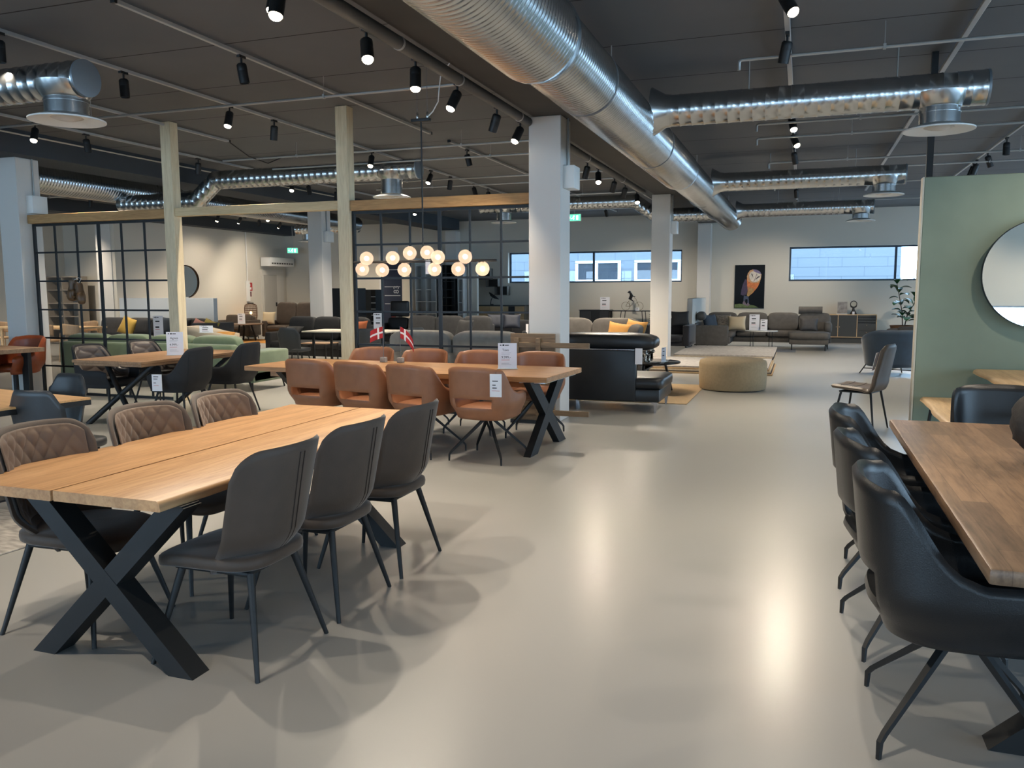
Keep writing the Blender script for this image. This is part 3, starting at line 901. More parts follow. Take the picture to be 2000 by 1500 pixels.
# ---- quilted armchairs
def make_quilt_arm():
    global SGN_Q
    t = thing('dining_armchair', 'x', 'chair')
    f = tub_fn(ztop=.90, arm=.60, slope=(.24, .62))
    MB().shell(f, 56, 18, .024).build('backrest', BLKFAB, t, sharp=70)
    SGN_Q = 1
    f0 = tub_fn(.018, .895, .60, slope=(.24, .62))
    MB().shell(quilt(lambda u, v: f0(.12 + .76 * u, .16 + .82 * v), .02, 5.5, 2.8), 90, 44, .006).build('quilted_lining', GREYQ, t, sharp=80)
    MB().puff((.03, 0, .46), (.48, .46, .085), .42, .5, 32, 12).build('seat', BLKFAB, t, sharp=80)
    MB().puff((.0, 0, .415), (.46, .46, .05), .5, .6, 30, 8).build('seat_base', BLKFAB, t, sharp=80)
    fb = tub_fn(-.0135, .90, .60, slope=(.24, .62))
    for s in (-1, 1):
        MB().tube([fb((s * .24 + 1) / 2, .1 + .85 * k / 8) for k in range(9)], .003, 6).build('piping', BLACKM, t)
    for sx, sy in ((-1, 1), (-1, -1), (1, 1), (1, -1)):
        taper_leg((.17 * sx, .16 * sy, .40), (.26 * sx, .25 * sy, 0), .014, .009).build('leg', BLACKM, t)
    return t
qa0 = make_quilt_arm()
for i, (lab, x, y, rz) in enumerate([
        ('black armchair with its back to the aisle and a white price tag on its arm', -6.86, 7.72, PI + .05),
        ('black armchair without a tag, back to the aisle at the grey-brown oak table', -6.86, 8.62, PI + .1),
        ('quilted taupe-lined armchair at the viewer end of the grey-brown oak table', -8.0, 7.78, .0),
        ('quilted taupe-lined armchair beside the price sign on the grey-brown oak table', -8.0, 8.66, .0)]):
    o = qa0 if i == 0 else dup(qa0)
    o.location = (x, y, 0); o.rotation_euler = (0, 0, rz); o['label'] = lab; o['group'] = 'quilted armchairs at the grey-brown oak table'

# ---- oak table with a black edge and two slim black chairs
t = thing('dining_table', 'light oak table with thick black edge beside the two slim charcoal chairs', 'table', (-5.62, 4.32, 0), -.16)
MB().rbox(-.9, .5, -.42, .5, .738, .755, .002, 1).build('table_top', wood('light_oak', (196, 150, 98), (222, 178, 122), 'X', 5, .45), t)
m_ = MB(); m_.prism([(-.9, -.42), (.5, -.42), (.5, .5), (-.9, .5)], .70, .7375); m_.build('table_edge', BLACKM, t)
MB().lathe([(.28, 0), (.28, .015), (.05, .04), (.05, .70)], 28, c=(-.2, .04, 0)).build('pedestal', BLACKM, t)
def slim_fn(off=0.0):
    def fn(u, v):
        t = -1 + 2 * u
        q = v
        hw = .215 - .02 * (1 - q) - .10 * sstep(.72, 1.0, q) * 0
        x = -.19 - .06 * q + .055 * t * t + off
        zt = .86 - .11 * sstep(.55, 1.0, abs(t)) ** 1.5
        z = .43 + (zt - .43) * q
        y = hw * t
        return (x, y, z)
    return fn
def make_slim():
    t = thing('side_chair', 'x', 'chair')
    MB().shell(slim_fn(), 24, 16, .035).build('backrest', mat('charcoal_leather', (46, 50, 54), .4, bump=.06, bscale=200), t, sharp=70)
    MB().puff((.03, 0, .45), (.48, .46, .08), .4, .45, 32, 12).build('seat', mat('charcoal_leather', (0, 0, 0)), t, sharp=80)
    for sx, sy in ((-1, 1), (-1, -1), (1, 1), (1, -1)):
        taper_leg((.17 * sx, .16 * sy, .42), (.24 * sx, .23 * sy, 0), .014, .009).build('leg', BLACKM, t)
    return t
sl0 = make_slim()
for i, (lab, x, y, rz) in enumerate([
        ('slim charcoal leather chair seen from behind, in front of the black-edged oak table', -5.02, 4.42, PI / 2 + .1),
        ('slim charcoal leather chair on the far side of the black-edged oak table', -5.72, 4.92, -PI / 2 - .12)]):
    o = sl0 if i == 0 else dup(sl0)
    o.location = (x, y, 0); o.rotation_euler = (0, 0, rz); o['label'] = lab; o['group'] = 'slim charcoal chairs'

# ---- cognac chairs at the thick-topped table by the white column
t = thing('dining_table', 'brown-topped table with wide black legs in front of the white column', 'table', (-11.0, 8.3, 0), -.12)
MB().rbox(-1.3, .72, -.55, .62, .70, .76, .004, 1).build('table_top', wood('grey_oak', (120, 96, 74), (158, 130, 102), 'X', 5, .5), t)
for x, y in ((.55, .45), (.55, -.4), (-1.1, .45)):
    MB().rbox(x - .07, x + .07, y - .03, y + .03, 0, .70, .004, 1).build('leg', BLACKM, t)
def make_cognac():
    t = thing('lounge_chair', 'x', 'chair')
    MB().shell(tub_fn(ztop=.88, arm=.62, sc=1.05), 44, 14, .06).build('backrest', COGNAC, t, sharp=80)
    MB().puff((.02, 0, .46), (.52, .5, .11), .45, .5, 32, 12).build('seat', COGNAC, t, sharp=80)
    MB().tube([(0, 0, .42), (0, 0, .02)], .035, 14).build('column_leg', BLACKM, t)
    MB().lathe([(.25, 0), (.25, .012), (.05, .03)], 28).build('base_plate', BLACKM, t)
    return t
cg = make_cognac(); cg.location = (-10.95, 8.0, 0); cg.rotation_euler = (0, 0, PI / 2 - .2)
tag(cg, 'cognac leather chair with wrinkled back in front of the brown-topped table', group='cognac chairs')
c2 = dup(cg, (-10.75, 8.78, 0), -PI / 2, 'cognac leather chair peeping over the far edge of the brown-topped table')
c3 = dup(cg, (-11.75, 8.75, 0), -PI / 2, 'cognac leather chair at the edge of the view behind the brown-topped table')

# ---- dark stave table with black leather chairs
t = thing('dining_table', 'dark smoked oak stave table with black leather chairs round it', 'table', (1.07, 4.04, 0))
top = MB()
top.prism([(-.535, -1.44), (.535, -1.44), (.535, 1.44), (-.535, 1.44)], .735, .752)
bmv = top.bm
top.rbox(-.535, .535, -1.44, 1.44, .70, .752, .012, 2)
top = MB(); top.rbox(-.535, .535, -1.44, 1.44, .70, .752, .012, 2)
top.build('table_top', DKOAK, t)
for y in (-1.0, 1.0):
    x_leg(t, y, -.36, .36, .70, .09, .10)
bk0 = make_tub('leather_armchair', BLKLEA, BLKLEA, ztop=.91)
for i, (lab, x, y, rz) in enumerate([
        ('black leather armchair closest to the viewer, at the near corner of the dark stave table', .56, 3.08, .0),
        ('black leather armchair, middle one along the aisle side of the dark stave table', .53, 3.87, .12),
        ('black leather armchair, farthest along the aisle side of the dark stave table', .53, 4.68, -.1),
        ('black leather armchair at the far end of the dark stave table, before the pale bench', 1.24, 5.72, -PI / 2 + .05)]):
    o = bk0 if i == 0 else dup(bk0)
    o.location = (x, y, 0); o.rotation_euler = (0, 0, rz); o['label'] = lab; o['group'] = 'black leather armchairs at the dark stave table'
# seams on the black chairs are built once and shared
t = thing('decorative_ball', 'rough black decorative ball on a small foot, on the dark stave table', 'ornament', (1.07, 4.22, .752))
b_ = MB(); b_.sphere((0, 0, .195), .155, 36, (1, 1, 1))
for v in b_.bm.verts:
    k = 1 + .05 * math.sin(9 * v.co.x * 6 + 3 * math.sin(30 * v.co.z)) * math.cos(40 * v.co.y + 20 * v.co.z)
    c = Vector((0, 0, .195)); v.co = c + (v.co - c) * k
b_.build('ball', mat('rough_black_clay', (52, 48, 45), .8, noise=.3, nscale=18, bump=.6, bscale=30), t, sharp=80)
MB().lathe([(.09, 0), (.09, .008), (.03, .03), (.025, .06)], 24).build('foot', BLACKM, t)

# ---- pale live-edge table and bench at the green wall
t = thing('dining_table', 'pale oak table with wavy edge standing against the sage green wall', 'table', (2.15, 7.85, 0))
live_top(MB(), -.5, .5, -1.35, 1.38, .705, .75, 11, (True, True), bev=.03).build('table_top', PALEOAK, t, sharp=50)
for y in (-.9, .9):
    x_leg(t, y, -.3, .3, .70, .05, .05)
t = thing('bench', 'pale oak bench with wavy edge and thin black legs, half under the pale oak table', 'bench', (1.36, 8.3, 0))
live_top(MB(), -.19, .19, -1.1, .92, .41, .452, 23, (True, True), bev=.03).build('bench_top', PALEOAK, t, sharp=50)
for y in (-.8, .7):
    for s in (-1, 1):
        MB().tube([(s * .1, y, .41), (s * .15, y, 0)], .016, 8).build('leg', BLACKM, t)

# ---- single brown side chair in the aisle
t = thing('side_chair', 'brown stitched side chair standing alone in the aisle beside the green wall', 'chair', (.66, 9.86, 0), PI - .42)
def bs(u, v):
    t_ = -1 + 2 * u
    if v < .45:
        k = v / .45
        return (.24 - .36 * k, .215 * t_ * (1 - .1 * (1 - k)), .465 - .02 * k + .012 * t_ * t_)
    k = (v - .45) / .55
    a = sstep(0, .35, k)
    x = -.12 - .10 * math.sin(min(k / .35, 1) * PI / 2) - .09 * max(0, (k - .35) / .65)
    z = .445 + .05 * a * k + .44 * max(0, k - .12) / .88
    hw = .215 - .03 * k
    zt = -.05 * sstep(.6, 1, abs(t_)) * k
    return (x + .04 * t_ * t_ * k, hw * t_, z + zt)
MB().shell(bs, 20, 40, .045).build('seat_shell', mat('brown_stitched_leather', (86, 72, 60), .5, noise=.1, nscale=10), t, sharp=80)
for k in (.12, .28):
    f_ = [Vector(bs(u / 10, k)) + Vector((0, 0, .0235)) for u in range(11)]
    MB().tube(f_, .003, 6).build('stitched_seam', PIPING, t)
MB().rbox(-.16, .18, -.17, .17, .41, .425, .004).build('seat_frame', BLACKM, t)
for sx, sy in ((-1, 1), (-1, -1), (1, 1), (1, -1)):
    taper_leg((.16 * sx, .15 * sy, .42), (.23 * sx, .22 * sy, 0), .013, .009).build('leg', BLACKM, t)
tg = MB().rbox(-.003, .003, -.05, .05, -.2, 0, .001, 1).build('hanging_tag', PAPER, None)
tg.location = (.80, 9.72, .86); tg.rotation_euler = (0, .2, -.3)
tag(tg, 'white paper tag hanging on the lone brown side chair', 'price tag')
# ================================================================ wooden posts and gridded screens
for i, (x, lab) in enumerate(((-8.43, 'raw pine post reaching the ceiling at the end of the screen with boxing gloves'), (-5.66, 'raw pine post reaching the ceiling beside the screen behind the globe lamp'))):
    o = MB().rbox(x, x + .17, 9.34, 9.5, 0, ZC - .002, .006, 1).build('wooden_post', PINE)
    tag(o, lab, 'post', 'raw pine posts')
o = MB().rbox(-8.26, -5.66, 9.36, 9.47, 2.585, 2.70, .005, 1).build('wooden_rail', PINEX)
tag(o, 'raw pine rail joining the two pine posts', 'rail')
def screen(label, x0, x1, y=9.42, z1=2.56, gloves=False):
    t = thing('grid_screen', label, 'screen', (x0, y, 0))
    W = x1 - x0
    b = .035
    f = MB()
    MB().rbox(-.04 if x0 < -6 else 0, W + .02 if x0 < -6 else W, -.06, .06, z1 + .005, z1 + .135, .005, 1).build('timber_cap', wood('oiled_pine', (150, 110, 66), (186, 144, 92), 'X', 7, .6), t)
    MB().box(0, b, -.02, .02, 0, z1).build('frame_post', BLACK, t); MB().box(W - b, W, -.02, .02, 0, z1).build('frame_post', BLACK, t)
    MB().box(b, W - b, -.02, .02, z1 - b, z1).build('frame_rail', BLACK, t); MB().box(b, W - b, -.02, .02, 0, b).build('frame_rail', BLACK, t)
    n = 6; m = 6
    for i in range(1, n):
        w_ = .022 if i != 3 else .045
        x = W * i / n
        MB().box(x - w_ / 2, x + w_ / 2, -.0125, .0125, b, z1 - b).build('upright_bar', BLACK, t)
    for j in range(1, m):
        z = z1 * j / m
        MB().box(b, W - b, -.0105, .0105, z - .0125, z + .0125).build('cross_bar', BLACK, t)
    return t
screen('black steel grid screen with boxing gloves hanging in it', -10.96, -8.44)
screen('black steel grid screen between the second pine post and the white column', -5.485, -3.045)
# boxing gloves
GLOVE = mat('worn_brown_glove', (92, 66, 40), .42, noise=.2, nscale=14)
t = thing('boxing_gloves', 'pair of worn brown leather boxing gloves hung on the black grid', 'boxing gloves', (-10.1, 9.30, 1.72))
def glove(M, p):
    g = MB(); g.lathe([(.05, .0), (.055, -.03), (.052, -.10), (.06, -.14)], 18, M=M); g.build('cuff', GLOVE, p)
    g = MB(); g.puff((0, 0, -.215), (.15, .12, .19), .75, .8, 22, 14, M=M); g.build('glove_fist', GLOVE, p, sharp=80)
    g = MB(); g.puff((.055, -.03, -.19), (.06, .07, .13), .8, .8, 16, 10, M=M); g.build('thumb', GLOVE, p, sharp=80)
glove(T(-.02, 0, 0) @ Ry(.12), t); glove(T(.11, -.02, -.05) @ Ry(-.15) @ Rz(2.4), t)
MB().tube([(-.02, 0, -.01), (.03, .06, .035), (.09, .05, .02), (.11, -.02, -.05)], .004, 6).build('lace', WHITE, t)

# ---- leaning table leaf with two rails at the column
LEAFW = wood('weathered_oak', (98, 78, 56), (140, 114, 84), 'X', 6, .6)
t = thing('table_leaf', 'spare weathered oak table leaf with two long rails leaning on the white column', 'table leaf', (-2.92, 9.02, 0))
MB().rbox(-.27, .27, -.02, .02, .04, 1.05, .003, 1).build('leaf_board', LEAFW, t)
for z in (.92, .14):
    MB().rbox(-.22, .68, -.055, -.021, z - .03, z + .03, .002, 1).build('slide_rail', LEAFW, t)
for x in (-.18, .08):
    MB().rbox(x - .025, x + .025, -.075, -.0205, .1, 1.0, .003, 1).build('cross_batten', LEAFW, t)
MB().box(-.27, .27, -.03, .03, .0, .04).build('foot_batten', BLACKM, t)

# ================================================================ hanging lamp over the tan chairs
GLOBE = glass('smoked_globe', (.86, .82, .80, 1), 1.45)
_nt = GLOBE.node_tree
_ms = [n for n in _nt.nodes if n.type == 'MIX_SHADER'][0]
_tl = _nt.nodes.new('ShaderNodeBsdfTranslucent'); _tl.inputs['Color'].default_value = (.62, .55, .52, 1)
_m2 = _nt.nodes.new('ShaderNodeMixShader'); _m2.inputs['Fac'].default_value = .35
_nt.links.new(_ms.outputs[0], _m2.inputs[1]); _nt.links.new(_tl.outputs[0], _m2.inputs[2])
_nt.links.new(_m2.outputs[0], _nt.nodes['Material Output'].inputs['Surface'])
BULB = mat('warm_bulb', (255, 240, 215), .5, emit=26, emit_rgb=(255, 226, 190))
t = thing('pendant_lamp', 'long black bar pendant lamp with smoked glass globes over the tan chairs', 'lamp', (-3.65, 7.65, 1.845))
MB().tube([(-.80, 0, 0), (.80, 0, 0)], .013, 10).build('lamp_bar', BLACKM, t)
MB().tube([(0, 0, 0), (0, 0, 1.39)], .008, 8).build('drop_rod', BLACKM, t)
MB().rbox(-.10, .10, -.03, .03, 1.38, 1.41, .004).build('mount_plate', BLACKM, t)
for s in (-.04, .07):
    MB().tube([(s, 0, 1.41), (s, 0, ZC - 1.845)], .0025, 6).build('suspension_wire', STEEL, t)
    MB().lathe([(.009, 1.41), (.012, 1.43), (.012, 1.46), (.004, 1.475)], 10, c=(s, 0, 0)).build('wire_fixing', STEEL, t)
MB().tube([(.07, 0, 1.42), (.13, .0, 1.47), (.19, .0, 1.56), (.20, 0, 1.66), (.22, .0, 1.80), (.33, .0, 1.93), (.36, 0, 1.97)], .006, 8).build('power_cord', WHITE, t)
gx = [(-.70, -.075), (-.585, .03), (-.49, -.085), (-.31, .03), (-.235, -.085), (-.165, .085), (.03, .09), (.105, -.085), (.19, .035), (.36, -.085), (.485, .035), (.585, -.08), (.63, -.085)]
gx = [(-.705, -.072, -.0), (-.60, .035, -.09), (-.47, -.083, 0), (-.30, .035, -.09), (-.215, -.083, .0), (-.15, .085, .0), (.045, .088, 0), (.125, -.083, .0), (.205, .035, -.09), (.385, -.083, 0), (.50, .035, -.09), (.60, -.075, .12), (.655, -.085, -.02)]
for x, dz, dy in gx:
    c = (x, dy, dz)
    g = MB().sphere(c, .07, 24).build('glass_globe', GLOBE, t, sharp=180)
    MB().sphere(c, .022, 12).build('bulb', BULB, g)
    sgn = 1 if dz > 0 else -1
    MB().tube([(x, 0, 0), (x, dy * .5, dz * .3), (x, dy, dz - .05 * (1 if dz > .05 else -1 if dz < -.05 else 0))], .007, 8).build('socket', BLACKM, g)
MB().box(.03, .085, -.012, -.010, -.13, .01).build('price_label', PAPER, t)
# ================================================================ lounge furniture
GREENF = mat('sage_velvet', (96, 112, 88), .7, noise=.12, nscale=6, sheen=.4)
LGREY = mat('light_grey_fabric', (142, 140, 136), .85, noise=.1, nscale=12, bump=.1, bscale=250)
CHAR = mat('charcoal_fabric', (52, 52, 53), .85, noise=.12, nscale=12, bump=.1, bscale=250)
BLKSOFA = mat('near_black_fabric', (38, 39, 41), .85, noise=.12, nscale=12, bump=.1, bscale=250)
GREYS = mat('warm_grey_fabric', (88, 84, 80), .8, noise=.12, nscale=10, bump=.1, bscale=250)
GREYD = mat('slate_fabric', (78, 76, 76), .8, noise=.12, nscale=10, bump=.1, bscale=250)
BRNLEA = mat('grey_brown_leather', (74, 64, 56), .42, noise=.12, nscale=7)
BLKL2 = mat('sofa_black_leather', (30, 31, 33), .36, noise=.1, nscale=8)
VELV = mat('midnight_velvet', (20, 22, 30), .75, sheen=.3)
BLUEV = mat('petrol_velvet', (26, 48, 66), .6, noise=.14, nscale=7, sheen=.5)
CREAM = mat('cream_boucle', (196, 184, 164), .9, bump=.2, bscale=150)
MUST = mat('mustard_fabric', (186, 136, 72), .85, bump=.15, bscale=200)
YELL = mat('yellow_velvet', (206, 168, 76), .7, sheen=.3)
PINK = mat('pink_fabric', (196, 140, 126), .85, noise=.2, nscale=40)
BEIGE = mat('beige_fabric', (196, 178, 148), .9, bump=.15, bscale=220)
ORNG = mat('rust_fabric', (150, 80, 42), .85)
SLATEB = mat('blue_slate_fabric', (62, 72, 84), .85)
CHROME = mat('chrome', (205, 205, 208), .12, 1.0)

def sofa(name, label, x, y, rz, W, D, m, h=.82, seat=.44, arms=(1, 1), arm_h=.62, arm_w=.16, ns=2, nb=2, legs=.12, back_t=.2, back_h=None, cush_h=.42, group=None, legm=None, cat='sofa', lean=.14):
    """local frame: width along X, opens towards -Y, back at +Y"""
    t = thing(name, label, cat, (x, y, 0), rz, group)
    back_h = back_h or h - .12
    MB().rbox(-W / 2, W / 2, -D / 2 + .02, D / 2, legs, seat - .13, .02).build('base', m, t)
    MB().rbox(-W / 2 + (arm_w if arms[0] else 0), W / 2 - (arm_w if arms[1] else 0), D / 2 - back_t, D / 2, seat - .14, back_h, .04, 3).build('back_frame', m, t)
    x0 = -W / 2 + (arm_w if arms[0] else .01); x1 = W / 2 - (arm_w if arms[1] else .01)
    w = (x1 - x0) / ns
    for i in range(ns):
        MB().puff((x0 + w * (i + .5), -.08, seat - .065), (w - .004, D - back_t + .12, .16), .3, .18, 36, 12).build('seat_cushion', m, t, sharp=80)
    w = (x1 - x0) / nb
    for i in range(nb):
        MB().puff((0, 0, cush_h / 2), (w - .004, .2, cush_h), .42, .2, 36, 14,
                  M=T(x0 + w * (i + .5), D / 2 - back_t - .09, seat - .01) @ Rx(-lean)).build('back_cushion', m, t, sharp=80)
    for s, a in ((-1, arms[0]), (1, arms[1])):
        if a:
            xa = s * W / 2
            MB().rbox(min(xa, xa - s * arm_w), max(xa, xa - s * arm_w), -D / 2, D / 2, legs, arm_h, .035, 3).build('armrest', m, t)
    for sx in (-1, 1):
        for sy in (-1, 1):
            MB().tube([(sx * (W / 2 - .09), sy * (D / 2 - .08), legs + .01), (sx * (W / 2 - .07), sy * (D / 2 - .06), 0)], [.018, .012], 8).build('leg', legm or BLACKM, t)
    return t
def pillow(label, x, y, z, w, h, m, rz=0, tilt=.3, d=.16, seed=1, roll=0):
    """tilt > 0 leans the top towards local +Y"""
    o = MB().pillow(w, h, d, 14, seed=seed).build('throw_pillow', m, None, sharp=80)
    o.matrix_world = T(x, y, z) @ Rz(rz) @ Rx(-tilt) @ Ry(roll)
    return tag(o, label, 'cushion', 'throw pillows')

# green sofa seen from the back
t = sofa('sofa', 'long sage green sofa with its back to the viewer behind the grid screen', -9.85, 10.95, PI, 3.9, .95, GREENF, h=.84, arms=(1, 0), arm_h=.62, arm_w=.4, ns=4, nb=4, back_h=.72, cush_h=.42, legs=.14)
MB().rbox(-1.98, -1.55, -.475, .475, .60, .615, .005).build('arm_top', GREENF, t) if False else None
# light grey corner sofa seen from the back
t = sofa('corner_sofa', 'light grey corner sofa seen from behind through the grid screen', -4.62, 10.85, PI, 2.0, .95, LGREY, h=.96, arms=(0, 1), arm_h=.60, arm_w=.02, ns=2, nb=2, back_h=.68, cush_h=.56, seat=.44, back_t=.22)
for ch in list(t.children):
    pass
for i in range(2):
    MB().puff((0, 0, .24), (.9, .24, .50), .5, .3, 32, 12, M=T(-1.22, -.15 - .95 * i, .46) @ Rz(PI / 2) @ Rx(.22)).build('back_cushion', LGREY, t, sharp=80)
MB().rbox(-1.48, -.9, -1.9, .45, .12, .40, .03).build('chaise_base', LGREY, t)
MB().rbox(-1.50, -1.33, -1.9, .45, .14, .64, .05, 3).build('chaise_back', LGREY, t)
pillow('mustard throw pillow lying along the top of the light grey corner sofa', -3.72, 12.4, .78, .42, .26, MUST, 0, .9, seed=4)
MB().puff((0, 0, 0), (.42, .12, .3), .6, .4, M=T(-1.22, -.62, .80) @ Rz(PI / 2) @ Rx(.6)).build('blanket', GREYD, t, sharp=80)
# charcoal sofa between the posts
sofa('sofa', 'charcoal sofa with loose back cushions between the two pine posts', -10.0, 15.75, -.12, 2.5, .95, BLKSOFA, h=.92, ns=2, nb=3, arm_h=.64, cush_h=.55, legs=.14, legm=CHROME)
pillow('charcoal scatter cushion on the arm end of the charcoal sofa', -10.75, 15.45, .47, .52, .42, BLKSOFA, -.3, .8, seed=3)
pillow('rust patterned throw pillow at the far end of the charcoal sofa', -9.05, 15.55, .46, .48, .46, ORNG, .1, .25, seed=6)
tg_ = MB().box(-.045, .045, -.003, .003, -.10, .10).build('price_tag', PAPER, None); tg_.location = (-10.82, 15.36, .46)
tag(tg_, 'white price tag hanging on the arm of the charcoal sofa', 'price tag')
# dark grey sofa behind the white-topped table
sofa('sofa', 'dark grey sofa with loose cushions behind the white-topped table', -7.45, 16.75, .05, 2.3, .95, CHAR, h=.92, ns=2, nb=3, arm_h=.62, cush_h=.56)
pillow('dark grey scatter cushion at the end of the dark grey sofa', -6.85, 16.15, .46, .5, .5, CHAR, -.5, .35, seed=9)
# midnight velvet sofa
sofa('sofa', 'midnight velvet sofa with dark blue cushions seen through the grid screen', -6.5, 18.3, -.05, 1.3, .95, VELV, h=.85, ns=2, nb=2, arm_h=.62)
for i, x in enumerate((-6.75, -6.35)):
    pillow(['dark blue cushion on the midnight velvet sofa, by its tagless arm', 'dark blue cushion on the midnight velvet sofa, by its white tag'][i], x, 18.0, .66, .42, .36, mat('navy_cushion', (40, 46, 60), .6), .2, .35, seed=i)
tg_ = MB().box(-.03, .03, -.003, .003, -.16, .16).build('price_tag', PAPER, None); tg_.location = (-5.9, 17.80, .62)
tag(tg_, 'narrow white tag on the arm of the midnight velvet sofa', 'price tag')
# mid-grey corner sofa with mustard pillows beyond the black leather one
t = sofa('corner_sofa', 'mid grey corner sofa with mustard pillows beyond the black leather sofa', -3.55, 14.6, .0, 2.0, .98, GREYS, h=1.0, ns=2, nb=2, arm_h=.56, arm_w=.2, arms=(0, 1), cush_h=.60, seat=.45)
MB().puff((0, 0, .24), (.8, .2, .5), .45, .22, 32, 12, M=T(.72, -.25, .47) @ Rz(-PI / 2) @ Rx(-.3)).build('back_cushion', GREYS, t, sharp=80)
MB().rbox(.82, 1.0, -.75, .49, .14, .74, .05, 3).build('end_panel', GREYS, t)
for i, (lab, x, y, z, rz, rl) in enumerate((('mustard pillow standing tallest on the mid grey corner sofa', -3.10, 14.3, .52, -.2, .12), ('mustard pillow behind the tallest one in the corner of the mid grey sofa', -2.86, 14.45, .56, -.5, .1), ('small mustard pillow lying low near the white column on the mid grey sofa', -3.65, 14.1, .48, .3, -.2))):
    pillow(lab, x, y, z, .48 if i < 2 else .34, .48 if i < 2 else .28, MUST, rz, .35, seed=11 + i, roll=rl)
# black leather lounge sofa with chaise
t = thing('leather_sofa', 'black leather sofa with chaise and chrome legs behind the white column', 'sofa', (-2.3, 10.7, 0))
MB().rbox(-.75, .66, -.5, .5, .14, .30, .02).build('base', BLKL2, t)
MB().puff((.28, 0, .37), (.84, .98, .17), .35, .22, 40, 12).build('seat_cushion', BLKL2, t, sharp=80)
MB().rbox(-.75, .36, -.52, -.40, .14, .80, .02, 3).build('end_panel', BLKL2, t)
MB().rbox(-.75, -.2, -.40, .5, .30, .78, .05, 3).build('backrest', BLKL2, t)
MB().puff((-.08, -.20, .88), (1.34, .44, .24), .6, .3, 40, 14).build('headrest_cushion', BLKL2, t, sharp=80)
for i in range(3):
    pass
MB().box(-.75, .34, -.53, -.52, .795, .805).build('trim_strip', STEEL, t)
for x, y in ((.60, -.44), (.60, .44), (-.65, -.44), (-.65, .44)):
    MB().prism([(-.085, .14), (.03, .14), (.03, .12), (.012, 0), (-.008, 0), (-.02, .115)], -.02, .02, M=T(x, y, 0) @ Rx(PI / 2)).build('leg', CHROME, t)
tg_ = MB().box(-.045, .045, -.003, .003, -.10, .10).build('price_tag', PAPER, None); tg_.location = (-1.90, 10.17, .72)
tag(tg_, 'white price tag hanging from the black leather sofa', 'price tag')
# grey sofa with coloured pillows before the white half wall
t = sofa('sofa', 'long slate grey sofa with coloured pillows before the white half wall', -15.1, 16.3, .0, 3.9, .95, GREYD, h=.92, ns=3, nb=4, arm_h=.80, arm_w=.5, arms=(0, 1), cush_h=.46)
for i, (lab, px, m_, w_, rl) in enumerate((('yellow velvet pillow, farthest from the pine post on the slate sofa', -15.95, YELL, .52, .3), ('charcoal pillow next to the yellow one on the slate sofa', -15.35, CHAR, .48, 0), ('thin dark pillow between the charcoal and the blue-grey ones', -14.95, BLKSOFA, .44, 0), ('blue-grey pillow in the middle of the slate sofa', -14.55, SLATEB, .52, 0), ('dark pillow behind the white sign on the slate sofa', -14.2, CHAR, .48, 0), ('pink patterned pillow lying against the pine post on the slate sofa', -13.72, PINK, .46, .3), ('yellow-green pillow hugging the pine post on the slate sofa', -13.45, mat('lime_yellow_velvet', (190, 168, 80), .7), .46, .3))):
    pillow(lab, px, 16.08 - .05 * (i % 2), .47, w_, w_ * .92, m_, 0, .35, seed=20 + i, roll=rl)
# brown leather recliners
t = sofa('recliner_sofa', 'two-seat grey-brown leather recliner sofa with high back by the exit door', -15.2, 22.3, .1, 1.75, .95, BRNLEA, h=1.15, ns=2, nb=2, arm_h=.62, arm_w=.18, back_h=1.0, cush_h=.75, seat=.46)
pillow('cream throw pillow on the high-backed recliner sofa', -15.85, 21.85, .5, .44, .42, BEIGE, .2, .3, seed=31)
sofa('recliner_sofa', 'grey-brown leather recliner half hidden by the white half wall', -17.2, 22.1, .2, 1.2, .85, BRNLEA, h=.8, ns=2, nb=2, arm_h=.62, back_h=.72, cush_h=.36)
sofa('recliner_sofa', 'dark leather recliner with raised headrest behind the white-topped table', -10.6, 21.0, .0, 1.6, .95, mat('black_brown_leather', (50, 46, 44), .45), h=.8, ns=2, nb=2, arm_h=.62, back_h=.74, cush_h=.36)
MB().rbox(-11.25, -10.7, 21.3, 21.5, .8, 1.25, .05, 3).build('headrest', mat('black_brown_leather', (0, 0, 0)), bpy.data.objects['recliner_sofa.002'])
h_ = bpy.data.objects['headrest']; h_.location = (10.6, -21.0, 0)
# cream tub chair
def tubchair(name, label, x, y, rz, m, r=.46, h=.78, leg=True, cat='armchair'):
    t = thing(name, label, cat, (x, y, 0), rz)
    def f(u, v):
        tt = -1 + 2 * u
        ph = tt * math.radians(128)
        zt = h - .16 * sstep(.35, 1, abs(tt))
        z = .2 + (zt - .2) * v
        rr = r * (.84 + .16 * v)
        return (-rr * math.cos(ph), rr * math.sin(ph), z)
    MB().shell(f, 48, 12, .07).build('backrest', m, t, sharp=80)
    MB().puff((.02, 0, .36), (r * 1.75, r * 1.7, .2), .4, .75, 32, 12).build('seat_cushion', m, t, sharp=80)
    MB().lathe([(r * .55, .19), (r * .86, .215), (r * .86, .3), (r * .5, .32)], 32).build('seat_base', m, t)
    return t
t = tubchair('tub_chair', 'cream rounded tub chair beyond the sage green sofa', -10.75, 13.2, .6, CREAM, .58, .84)
MB().lathe([(.3, 0), (.3, .02), (.08, .04), (.08, .2)], 28).build('swivel_base', BLACKM, t)
pillow('mustard pillow lying in the cream tub chair', -10.55, 13.05, .56, .4, .3, MUST, .3, .9, seed=40)
